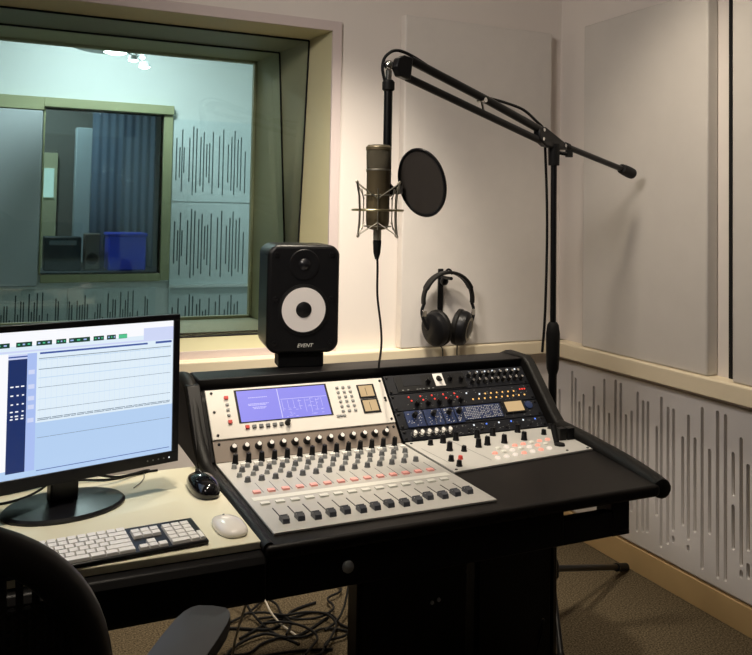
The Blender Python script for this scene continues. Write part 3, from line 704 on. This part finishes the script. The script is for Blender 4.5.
def cable(pts, r, m, label, group=None, k=6):
    o = obj('cable', MB().tube(smooth_path(pts, k), r, n=8), M[m]); return tag(o, label, 'cable', group)
zt = .7545
cable([(-2.50,-1.06,zt),(-2.36,-1.03,zt),(-2.22,-.995,zt+.003),(-2.12,-1.01,zt),(-2.05,-.985,zt),(-2.00,-.978,zt)], .003, 'rubber', 'black cable curving behind the monitor to its right')
cable([(-2.235,-1.09,.80),(-2.17,-1.05,.785),(-2.11,-1.03,.765),(-2.065,-1.0,zt+.004),(-2.035,-.985,zt+.004),(-2.02,-.972,zt)], .0032, 'rubber', 'black lead looping down from the back of the monitor')
cable([(-2.50,-1.10,zt),(-2.40,-1.10,zt),(-2.33,-1.085,zt+.001),(-2.28,-1.045,zt+.006),(-2.24,-1.03,.79)], .003, 'rubber', 'black lead left of the monitor neck')
cable([(-2.035,-.98,zt-.001),(-2.04,-1.02,zt-.001),(-2.055,-1.06,zt-.001),(-2.075,-1.09,zt-.001)], .0012, 'grey', 'thin grey wire on the worktop right of the monitor base')

# ------------------------------------------------------------------ microphone stand and boom
PX, PY = -.628, -.792
st = thing('microphone_stand', 'tall black tripod microphone stand standing behind the right end of the desk', 'microphone stand', (PX,PY,0))
obj('lower_tube', MB().cyl((PX,PY,.10),(PX,PY,.98),.0145,n=20), M['bk2'], st)
obj('clutch', MB().lathe([(.015,0),(.021,.02),(.023,.06),(.024,.14),(.020,.17),(.013,.18)], T((PX,PY,.875)), 20), M['rubber'], st)
obj('upper_tube', MB().cyl((PX,PY,1.0),(PX-.006,PY-.004,1.63),.0105,n=20), M['bk2'], st)
hub = obj('leg_hub', MB().lathe([(.02,0),(.028,.01),(.028,.05),(.02,.07)], T((PX,PY,.18)), 20), M['rubber'], st)
for tx, ty in ((-.052,-.512),(-.90,-.56),(-.80,-1.09)):
    d = Vector((tx-PX, ty-PY, 0)); 
    if d.length > .48 and tx < -.1: d = d.normalized()*.36
    e = Vector((PX, PY, .016))+d
    lg = obj('leg', MB().cyl((PX+d.x*.04,PY+d.y*.04,.205),tuple(e),.011,.011,14), M['bk2'], st)
    dn = (e-Vector((PX,PY,.205))).normalized()
    obj('foot', MB().cyl(tuple(e-dn*.09),tuple(e+dn*.01),.0155,.0155,14), M['rubber'], lg)
# pivot, boom
J = Vector((-.655,-.802,1.685)); E = Vector((-1.342,-1.012,1.846))
ax = (E-J).normalized(); side = ax.cross(Vector((0,0,1))).normalized(); upv = side.cross(ax).normalized()
def frame(o_, x_, z_):
    x_ = x_.normalized(); y_ = z_.cross(x_).normalized(); z_ = x_.cross(y_)
    m_ = Matrix((x_, y_, z_)).transposed().to_4x4(); m_.translation = o_; return m_
obj('pivot_clamp', MB().cyl((PX-.006,PY-.004,1.60),(PX-.008,PY-.006,1.675),.019,.021,18), M['rubber'], st)
obj('wing_knob', MB().cyl((PX,PY,1.648),(PX+.045,PY-.012,1.642),.007,n=12).box((-.004,-.006,-.012),(.020,.006,.012),T((PX+.045,PY-.012,1.643))), M['rubber'], st)
bo = thing('boom_arm', 'black twin tube microphone boom arm clamped on the stand top', 'boom arm', (PX,PY,1.675))
FJ = frame(J, ax, upv)       # x along the arm to the microphone
obj('pivot_block', MB().prism([(-.085,-.010),(.03,-.030),(.075,-.020),(.085,.022),(.05,.034),(-.07,.014)], 'y', -.014, .014), M['plastic'], bo, bevel=.004, world=FJ)
for x, z in ((.062,.020),(.058,-.012),(-.070,.002)): obj('bolt', MB().cyl((x,-.018,z),(x,.018,z),.006,n=12), M['chrome'], bo, world=FJ)
L_ = (E-J).length
obj('upper_tube', MB().tube([(.055,0,.020),(.35,0,.030),(L_-.03,0,.034)], .0135, n=12), M['bk2'], bo, world=FJ)
obj('lower_tube', MB().tube([(.055,0,-.016),(L_-.03,0,-.020)], .0120, n=12), M['bk2'], bo, world=FJ)
obj('spring_hook', MB().cyl((.375,-.016,.022),(.375,.016,.022),.008,n=12).cyl((.38,0,.022),(.36,0,-.010),.004,n=10), M['chrome'], bo, world=FJ)
obj('elbow_block', MB().prism([(L_-.035,-.028),(L_+.008,-.030),(L_+.028,-.008),(L_+.024,.020),(L_+.004,.036),(L_-.030,.040)], 'y', -.013, .013), M['plastic'], bo, bevel=.004, world=FJ)
# counterweight rod behind the pivot
cd = Vector((-.20,-.660,1.607)); c1 = Vector((-.145,-.643,1.595)); c0_ = J+Vector((.05,.016,-.006))
obj('counter_rod', MB().cyl(tuple(c0_),tuple(cd),.011,n=14), M['bk2'], bo)
obj('collar', MB().cyl(tuple(c0_+(cd-c0_)*.08),tuple(c0_+(cd-c0_)*.13),.014,n=14), M['rubber'], bo)
obj('counterweight', MB().tube([tuple(cd+(c1-cd)*t) for t in (-.35,-.3,0,.6,1,1.12)], [.011,.019,.0205,.022,.021,.014], n=16), M['rubber'], bo)
# chrome swivel and drop rod
SW = Vector((-1.380,-1.008,1.835))
obj('swivel', MB().sphere(tuple(SW+Vector((0,0,.015))),.015,16,10).cyl((-1.380,-1.008,1.80),(-1.380,-1.008,1.835),.009,n=14).cyl(tuple(SW+Vector((0,0,.012))),(-1.345,-1.012,1.848),.008,n=12), M['chrome'], bo)
obj('rod_collar', MB().lathe([(.014,0),(.018,.004),(.018,.026),(.013,.032)], T((-1.380,-1.008,1.775)), 16), M['rubber'], bo)
obj('drop_rod', MB().cyl((-1.380,-1.008,1.50),(-1.380,-1.008,1.79),.0125,n=18), M['bk2'], bo)
obj('rod_clamp', MB().lathe([(.014,0),(.019,.006),(.019,.030),(.014,.036)], T((-1.380,-1.008,1.470)), 18).cyl((-1.380,-1.008,1.488),(-1.350,-1.035,1.488),.011,n=12), M['rubber'], bo)
cb = cable([(-1.392,-1.010,1.80),(-1.400,-1.008,1.84),(-1.390,-1.006,1.875),(-1.352,-.998,1.898),(-1.290,-.980,1.890),(-1.188,-.950,1.856),(-1.02,-.897,1.810),(-.89,-.860,1.797),(-.79,-.830,1.782),(-.72,-.808,1.75),(-.68,-.80,1.72),(-.656,-.775,1.66),(-.649,-.781,1.4),(-.652,-.779,1.1),(-.660,-.775,.95)], .0048, 'rubber', 'black microphone cable running along the boom and down the stand')

# ------------------------------------------------------------------ condenser microphone in shock mount
mcX, mcY = -1.424, -1.045
def D_(x, y, z): return (x, y, z)
mi = thing('condenser_microphone', 'large olive grey studio microphone hanging from the boom', 'microphone', (mcX,mcY,1.36))
obj('body', MB().lathe([(.014,1.375),(.028,1.378),(.032,1.392),(.033,1.40),(.033,1.535),(.0345,1.538),(.0345,1.546)], T((mcX,mcY,0)), 36), M['mic'], mi)
obj('grille', MB().lathe([(.033,1.546),(.034,1.552),(.035,1.60),(.0345,1.607),(.031,1.613),(.0001,1.616)], T((mcX,mcY,0)), 36), M['micgrille'], mi)
obj('grille_band', MB().lathe([(.0348,1.597),(.0365,1.599),(.0365,1.607),(.034,1.609)], T((mcX,mcY,0)), 36), M['mic'], mi)
obj('ring', MB().lathe([(.034,1.540),(.0353,1.541),(.0353,1.545),(.034,1.546)], T((mcX,mcY,0)), 36), M['steel'], mi)
tag(obj('connector', MB().lathe([(.010,1.345),(.0115,1.348),(.0115,1.378)], T((mcX,mcY,0)), 20), M['steel'], mi), 'steel plug at the base')
sh = thing('shock_mount', 'wire spider shock mount around the hanging microphone', 'shock mount', (mcX,mcY,1.36))
zr = 1.430
ring = [(mcX+.071*math.cos(2*PI*i/48), mcY+.071*math.sin(2*PI*i/48), zr) for i in range(48)]
tag(obj('outer_ring', MB().tube(ring, .0032, n=8, closed=True), mat('brass wire', (.6,.55,.35), .3, metal=1), sh), 'flat bright ring')
for zz in (1.472, 1.385):
    rg = [(mcX+.038*math.cos(2*PI*i/36), mcY+.038*math.sin(2*PI*i/36), zz) for i in range(36)]
    obj('inner_ring', MB().tube(rg, .0018, n=6, closed=True), M['steel'], sh)
for i in range(4):
    a = 2*PI*i/4+.36
    def P(r, z, da=0): return (mcX+r*math.cos(a+da), mcY+r*math.sin(a+da), z)
    obj('upright', MB().tube([P(.076,1.358),P(.072,1.395),P(.071,zr),P(.074,1.47),P(.083,1.507)], .0026, n=6).sphere(P(.083,1.507),.0045,8,6).sphere(P(.076,1.358),.0045,8,6), M['steel'], sh)
    for da in (-.78,.78):
        obj('elastic', MB().cyl(P(.083,1.505),P(.038,1.462,da),.0016,n=6), M['steel'], sh)
        obj('elastic', MB().cyl(P(.076,1.360),P(.038,1.395,da),.0016,n=6), M['steel'], sh)
for i in range(4):
    a = 2*PI*i/4+.36+PI/4
    def P(r, z, da=0): return (mcX+r*math.cos(a+da), mcY+r*math.sin(a+da), z)
    obj('inner_upright', MB().tube([P(.044,1.375),P(.040,1.40),P(.040,1.46),P(.046,1.490)], .0018, n=6), M['steel'], sh)
obj('swivel_arm', MB().tube([(mcX+.022,mcY+.067,zr),(-1.378,-.985,zr),(-1.380,-.992,1.455),(-1.380,-1.004,1.475)], .006, n=10), M['rubber'], sh)
cable([(mcX,mcY,1.352),(mcX,mcY,1.345),(mcX,mcY,1.325),(mcX+.001,mcY+.001,1.305),(-1.420,-1.042,1.27),(-1.416,-1.036,1.19),(-1.395,-1.015,1.11),(-1.365,-.96,1.05),(-1.335,-.89,.995),(-1.322,-.855,.968),(-1.320,-.848,.948)], .0034, 'rubber', 'thin black cable hanging from the microphone to the desk bridge')
pl = obj('plug_sleeve', MB().lathe([(.0115,1.346),(.012,1.340),(.010,1.310),(.005,1.292)], T((mcX,mcY,0)), 16), M['rubber'], mi); 
# pop filter
pf = thing('pop_filter', 'round black mesh pop filter right of the microphone', 'pop filter', (-1.318,-1.105,1.509))
cF = Vector((-1.318,-1.105,1.509)); nF = Vector((-.88,-.47,.10)).normalized()
# facing direction chosen so the disc is seen as a tall oval
nF = Vector((.415*-.62-.78*.909, -.909*.62+.78*.416, -.22)).normalized()
FP_ = frame(cF, nF.cross(Vector((0,0,1))), nF)
Rr = .094
obj('hoop', MB().tube([(Rr*math.cos(2*PI*i/64), Rr*math.sin(2*PI*i/64), 0) for i in range(64)], .0048, n=8, closed=True), M['plastic'], pf, world=FP_)
obj('mesh', MB().lathe([(.0001,.0006),(Rr,.0006),(Rr,-.0006),(.0001,-.0006)], None, 64), M['pop'], pf, world=FP_)
obj('clip', MB().tube([tuple(cF+(Vector((-1.352,-1.036,1.490))-cF).normalized()*.092),(-1.352,-1.036,1.490)], .007, n=10).cyl((-1.352,-1.036,1.478),(-1.352,-1.036,1.502),.010,n=12), M['chrome'], pf)

# ------------------------------------------------------------------ headphones on a wall hook
hx, hz, hy = -.666, 1.160, -.125
hk = thing('headphone_hook', 'black hook with round knob fixed to the cream wall panel', 'hook', (hx,-.051,hz))
obj('stem', MB().cyl((hx,-.062,hz-.005),(hx,-.150,hz-.005),.007,n=14), M['bk2'], hk)
obj('knob', MB().sphere((hx+.004,-.082,hz-.022),.018,18,12), M['gloss'], hk)
obj('mounting_bar', MB().box((hx-.012,-.062,hz-.19),(hx+.012,-.051,hz+.03)), M['bk2'], hk, bevel=.003)
hp = thing('headphones', 'black closed headphones hanging on the wall hook', 'headphones', (hx,hy,hz-.16))
R0 = .112
arc = [(hx+R0*math.cos(a)*1.05, hy, hz-.096+R0*math.sin(a)*1.03) for a in [rad(-8+196*i/40) for i in range(41)]]
bm_ = MB()
vs = []
for i, p in enumerate(arc):
    c_ = Vector((hx,hy,hz-.096)); d = (Vector(p)-c_).normalized(); hw = .020 if 6 < i < 34 else .012
    for s1, s2 in ((-1,-1),(1,-1),(1,1),(-1,1)): vs.append(Vector(p)+d*.0065*s1+Vector((0,hw*s2,0)))
fs = [(i*4+k, i*4+(k+1)%4, i*4+4+(k+1)%4, i*4+4+k) for i in range(40) for k in range(4)]+[(0,1,2,3),(160,161,162,163)]
bm_.add(vs, fs); obj('headband', bm_, M['vinyl'], hp, bevel=.004, seg=3)
obj('hanging_loop', MB().tube([(hx+.016*math.cos(a), hy+.0, hz+.010+.022*math.sin(a)) for a in [PI*i/12 for i in range(13)]], .0045, n=8), M['bk2'], hk)
for sgn in (-1,1):
    ex = hx+sgn*.057; ez = hz-.212
    tilt = T((ex,hy-.008,ez)) @ RZ(-sgn*rad(34)-rad(14)) @ RY(sgn*rad(100))
    ear = obj('ear_cup', MB().lathe([(.0001,.040),(.042,.038),(.056,.028),(.060,.014),(.060,.0)], None, 32, 1.22, 1.08), M['plastic'], hp, world=tilt)
    obj('ear_pad', MB().lathe([(.0595,.0),(.063,-.006),(.062,-.020),(.052,-.027),(.036,-.022),(.030,-.012),(.0001,-.011)], None, 32, 1.22, 1.08), M['vinyl'], ear, world=tilt)
    if sgn > 0: tag(obj('trim_ring', MB().lathe([(.040,.038),(.042,.040),(.0385,.0405),(.038,.0385)], None, 32, 1.22, 1.08), M['steel'], ear, world=tilt), 'silver ring')
    obj('yoke', MB().tube(smooth_path([(hx+sgn*.114,hy,hz-.108),(hx+sgn*.124,hy,hz-.135),(hx+sgn*.123,hy-.003,hz-.160),(hx+sgn*.112,hy-.006,hz-.192),(hx+sgn*.098,hy-.008,hz-.215)], 4), .007, n=8), M['plastic'], hp)
    tag(obj('yoke_plate', MB().box((-.009,-.014,-.012),(.009,-.008,.014), T((hx+sgn*.117,hy,hz-.150))), M['chrome'], hp, bevel=.002), 'bright metal yoke plate')
for sgn in (-1,1):
    hx2 = hx+sgn*.042
    obj('lead', MB().tube(smooth_path([(hx2,hy-.012,hz-.255),(hx2+.002*sgn,hy-.012,hz-.28),(hx2-.008*sgn,hy-.02,hz-.31),(hx2-.006,hy-.03,hz-.45),(hx2-.01,hy-.03,hz-.62)], 5), .0026, n=6), M['rubber'], hp)

# ------------------------------------------------------------------ office chair in the foreground
CH = T((-2.50,-2.06,.015)) @ RZ(rad(-14))       # local +y faces the desk, back surface towards -y
ch = thing('office_chair', 'black mesh office chair in the lower left foreground', 'chair', (-2.50,-2.06,0), rad(-14))
# backrest: rounded trapezoid outline, curved
def bp(a, k=1.0):
    ca, sa = math.cos(a), math.sin(a)
    x = .265*abs(ca)**.72*(1 if ca >= 0 else -1)*k; z = .80+.272*abs(sa)**.82*(1 if sa >= 0 else -1)*k
    x *= .90+.10*(z-.80)/.285
    return (x, .05*(1-(x/.27)**2)*-1-.10*((z-.80)/.285)*.6, z)
fr = MB().tube([bp(2*PI*i/72) for i in range(72)], [.021]*72, n=12, closed=True)
obj('back_frame', fr, M['chairf'], ch, world=CH)
ms = MB()
for j in range(64):
    x = -.245+.49*j/63
    # vertical strand clipped by the frame
    zs = [bp(2*PI*i/360)[2] for i in range(360) if abs(bp(2*PI*i/360)[0]-x) < .006]
    if not zs: continue
    a, c_ = min(zs), max(zs)
    yf = lambda z: -.05*(1-(x/.27)**2)-.10*((z-.80)/.285)*.6
    for a_, e_ in (((a, c_),) if j % 2 else ((a, min(c_, .976)), (1.016, c_))):
        if e_-a_ > .01: ms.tube([(x, yf(z), z) for z in [a_+(e_-a_)*k/8 for k in range(9)]], .0040, n=5)
for j in range(70):
    z = .535+.53*j/69
    xs = [abs(bp(2*PI*i/360)[0]) for i in range(360) if abs(bp(2*PI*i/360)[2]-z) < .006]
    if not xs: continue
    w_ = max(xs)
    if .974 < z < 1.018: continue
    pp = [(x, -.05*(1-(x/.27)**2)-.10*((z-.80)/.285)*.6, z) for x in [-w_+2*w_*k/12 for k in range(13)]]
    ms.tube(pp, .0040, n=5)
obj('back_mesh', ms, M['chairm'], ch, world=CH)
lum = MB(); n_ = 14
for side_ in (0,1):
    for i in range(n_+1):
        x = -.19+.38*i/n_
        for z in (.68,.86): lum.v.append(Vector((x, .035-.045*(1-(x/.27)**2)-.06*((z-.80)/.285)+side_*.012, z)))
q = 2*(n_+1)
for i in range(n_):
    lum.f += [[2*i,2*i+2,2*i+3,2*i+1],[q+2*i,q+2*i+1,q+2*i+3,q+2*i+2],[2*i,q+2*i,q+2*i+2,2*i+2],[2*i+1,2*i+3,q+2*i+3,q+2*i+1]]
lum.f += [[0,1,q+1,q],[2*n_,q+2*n_,q+2*n_+1,2*n_+1]]; lum.mi += [0]*len(lum.f)
obj('lumbar_pad', lum, M['chairf'], ch, bevel=.004, world=CH)
obj('spine', MB().tube([(0,-.03,.46),(0,-.09,.55),(0,-.08,.72),(0,-.09,.84)], [.03,.024,.022,.016], n=12), M['chairf'], ch, world=CH)
seat = MB().box((-.25,-.02,.42),(.25,.44,.475)); obj('seat', seat, M['chairm'], ch, bevel=.03, seg=4, world=CH)
obj('gas_lift', MB().cyl((0,.2,.10),(0,.2,.42),.028,.025), M['chairf'], ch, world=CH)
for i in range(5):
    a = 2*PI*i/5+.3
    lg = obj('base_arm', MB().tube([(0,.2,.12),(.30*math.cos(a),.2+.30*math.sin(a),.085)], [.03,.018], n=10), M['chairf'], ch, world=CH)
    obj('caster', MB().cyl((.30*math.cos(a)-.012,.2+.30*math.sin(a),.016),(.30*math.cos(a)+.012,.2+.30*math.sin(a),.016),.03,n=18).cyl((.30*math.cos(a),.2+.30*math.sin(a),.04),(.30*math.cos(a),.2+.30*math.sin(a),.085),.008), M['rubber'], lg, world=CH)
def armpad(cx_, cy_, r_):
    m_ = MB(); n = 20; P_ = []
    for r, z in ((.80,-.012),(1,-.004),(1,.006),(.88,.013),(.6,.0155),(.001,.016)):
        for i in range(n):
            a = 2*PI*i/n; ca, sa = math.cos(a), math.sin(a)
            ex = abs(ca)**.55*(1 if ca >= 0 else -1); ey = abs(sa)**.55*(1 if sa >= 0 else -1)
            m_.v.append(Vector((ex*.048*(1 if r > .7 else r/.8), ey*(.125-(1-r)*.04 if r > .7 else .12*r), z)))
    for j in range(5):
        for i in range(n): m_.f.append([j*n+i, j*n+(i+1)%n, (j+1)*n+(i+1)%n, (j+1)*n+i]); m_.mi.append(0)
    m_.f.append(list(range(n))[::-1]); m_.mi.append(0)
    return m_
for nm, wx, wy, rz in (('r', -2.080, -1.745, rad(-33)), ('l', -2.66, -1.72, rad(4))):
    Mw = T((wx,wy,.694)) @ RZ(rz)
    pd = obj('arm_pad', armpad(0,0,0), M['armp'], ch, world=Mw, ang=60)
    L0 = CH @ Vector((.25 if nm == 'r' else -.25,.10,.44))
    obj('arm_post', MB().tube([tuple(L0),tuple(Vector((L0.x+(.05 if nm == 'r' else -.05),L0.y,.46))),(wx,wy-.02,.56),(wx,wy,.662)], [.02,.02,.018,.018], n=10), M['chairf'], ch)

# ------------------------------------------------------------------ floor cables under the desk
fz = .006
cl = [
 ([(-1.95,-.60,fz),(-1.80,-.40,fz),(-1.65,-.36,fz),(-1.50,-.42,fz),(-1.40,-.33,fz),(-1.30,-.30,fz)], .005, 'rubber'),
 ([(-1.75,-.70,fz),(-1.68,-.52,fz+.004),(-1.55,-.46,fz+.01),(-1.45,-.50,fz),(-1.30,-.42,fz)], .005, 'rubber'),
 ([(-1.98,-.85,fz),(-1.85,-.72,fz),(-1.70,-.60,fz+.008),(-1.50,-.58,fz),(-1.36,-.62,fz)], .0045, 'rubber'),
 ([(-1.60,-.15,.55),(-1.59,-.20,.30),(-1.57,-.26,.08),(-1.52,-.40,fz),(-1.45,-.55,fz)], .0045, 'rubber'),
 ([(-1.45,-.10,.60),(-1.44,-.13,.30),(-1.46,-.20,.05),(-1.55,-.30,fz+.01),(-1.70,-.35,fz)], .0045, 'rubber'),
 ([(-1.90,-.95,fz),(-1.75,-.90,fz),(-1.62,-.76,fz+.012),(-1.45,-.74,fz)], .005, 'rubber'),
]
lb = ['black cable snaking along the carpet nearest the back wall', 'black cable crossing the carpet under the desk', 'black cable sweeping over the carpet below the console', 'black cable dropping down the back wall to the carpet', 'black cable hanging behind the left pedestal', 'black cable curling beside the left pedestal']
for (p, r, m_), l_ in zip(cl, lb): cable(p, r, m_, l_)
cable([(-1.72,-.95,.60),(-1.70,-.90,.45),(-1.72,-.86,.33),(-1.75,-.84,.20),(-1.74,-.80,.08),(-1.70,-.72,fz)], .0035, 'wirew', 'pale cable hanging from under the desk to the carpet')
cable([(-1.95,-1.15,.60),(-1.92,-1.14,.50),(-1.86,-1.10,.44),(-1.80,-1.12,.47),(-1.78,-1.10,.56),(-1.76,-1.08,.60)], .003, 'wirew', 'pale cable looped beneath the desk beside the arm rest')
cable([(-1.90,-1.1,.56),(-1.80,-1.0,.53),(-1.70,-.95,.55),(-1.62,-.9,.60)], .003, 'wirew', 'pale wire slung below the desk top')
rc = random.Random(11)
for i in range(9):
    x, y_ = rc.uniform(-1.72,-1.5), rc.uniform(-.75,-.2); pts = []
    a = rc.uniform(-.6,.6)
    for k in range(8):
        pts.append((x, y_, fz+.0065*(i % 4)+rc.uniform(0,.002))); x += .075*math.cos(a); y_ = min(-.06, y_+.075*math.sin(a)); a += rc.uniform(-1.0,1.0)
    cable(pts, .0042, 'rubber', 'black cable in the tangle on the carpet under the desk', 'cable tangle on the carpet under the desk', 5)
cable([(-1.50,-.02,.62),(-1.51,-.05,.40),(-1.50,-.16,.16),(-1.49,-.35,fz+.03),(-1.44,-.50,fz)], .0035, 'wirew', 'pale cable running down to the carpet left of the dotted tower')
cable([(-1.05,-1.3,.30),(-1.025,-1.29,.34),(-1.01,-1.26,.28),(-1.025,-1.22,.15),(-1.04,-1.18,.05),(-1.0,-1.1,fz)], .003, 'rubber', 'black cable looping out beside the right pedestal')
cable([(-1.34,-.5,fz),(-1.25,-.45,.05),(-1.15,-.30,.25),(-1.10,-.15,.35)], .004, 'rubber', 'black cable crossing the gap between the two pedestals')

# ------------------------------------------------------------------ ceiling lamps and light
def downlight(x, y, label, group=None):
    t = thing('downlight', label, 'lamp', (x,y,2.85), 0, group)
    obj('housing', MB().lathe([(.075,0),(.085,-.006),(.085,-.02),(.06,-.03)], T((x,y,2.85)), 28), M['fixture'], t)
    obj('lens', MB().lathe([(.058,-.029),(.0001,-.031)], T((x,y,2.85)), 28), M['lampw'], t)
def light(kind, name, loc, energy, col, size=.1, target=None, angle=60, blend=.5):
    L = bpy.data.lights.new(name, kind); L.energy = energy; L.color = col
    if kind == 'AREA': L.shape = 'DISK'; L.size = size
    elif kind == 'SPOT': L.spot_size = rad(angle); L.spot_blend = blend; L.shadow_soft_size = size
    else: L.shadow_soft_size = size
    o = bpy.data.objects.new(name, L); C.objects.link(o); o.location = loc
    if target: o.rotation_euler = (Vector(target)-Vector(loc)).to_track_quat('-Z', 'Y').to_euler()
    return o
WARM = (1.0, .875, .70)
downlight(-1.45, -.62, 'recessed ceiling lamp above the desk bridge')
downlight(-2.0, -1.3, 'recessed ceiling lamp above the left worktop')
downlight(-.55, -1.0, 'recessed ceiling lamp above the right end of the desk')
downlight(-1.35, -1.15, 'recessed ceiling lamp aimed at the wall behind the microphone')
downlight(-2.9, -2.0, 'added ceiling lamp over the chair for the fill beam')  # unseen fixture added to go with the fill beam
light('SPOT', 'desk_lamp_beam', (-1.45,-.62,2.80), 165, WARM, .06, (-1.40,-.42,.6), 66, .9)
light('SPOT', 'desk_lamp_beam', (-2.0,-1.3,2.80), 105, WARM, .06, (-1.90,-1.15,.6), 64, .9)
light('SPOT', 'wall_lamp_beam', (-.60,-1.1,2.80), 80, WARM, .15, (-.10,-.8,.3), 85, 1)
light('SPOT', 'panel_lamp_beam', (-1.35,-1.15,2.80), 215, (1,.90,.76), .12, (-1.15,0,1.15), 50, 1)
light('SPOT', 'fill_beam', (-2.9,-2.0,2.80), 220, (1,.91,.83), .35, (-.5,-.2,1.5), 75, 1)  # added soft fill that brightens the back and right walls
light('AREA', 'live_room_lamp', (-1.8,2.0,2.75), 33, (.80,.96,1), .3, (-1.8,2.7,0))
light('AREA', 'booth_lamp', (-2.2,4.6,2.8), 20, (.85,.97,1), .2, (-2.0,4.9,0))

wd = bpy.data.worlds.new('world'); bpy.context.scene.world = wd; wd.use_nodes = True
wd.node_tree.nodes['Background'].inputs[0].default_value = (.02,.018,.016,1); wd.node_tree.nodes['Background'].inputs[1].default_value = 1

# ------------------------------------------------------------------ camera
cam = bpy.data.cameras.new('camera'); co = bpy.data.objects.new('camera', cam); C.objects.link(co)
f_, yaw, p_, r_ = 817.277, .429383, -.0408560, .0183377
fwd = Vector((math.sin(yaw)*math.cos(p_), math.cos(yaw)*math.cos(p_), -math.sin(p_)))
rt_ = Vector((math.cos(yaw), -math.sin(yaw), 0)); up_ = rt_.cross(fwd)
rr = rt_*math.cos(r_)+up_*math.sin(r_); uu = -rt_*math.sin(r_)+up_*math.cos(r_)
mm = Matrix((rr, uu, -fwd)).transposed().to_4x4(); mm.translation = (-2.386725, -3.132244, 1.42)
co.matrix_world = mm
cam.sensor_fit = 'HORIZONTAL'; cam.sensor_width = 36; cam.lens = f_/752*36; cam.shift_y = -147.2/752; cam.clip_start = .05
sc = bpy.context.scene; sc.camera = co
sc.view_settings.view_transform = 'Standard'; sc.view_settings.look = 'None'; sc.view_settings.gamma = 1; sc.view_settings.exposure = 0
sc.view_settings.use_curve_mapping = False
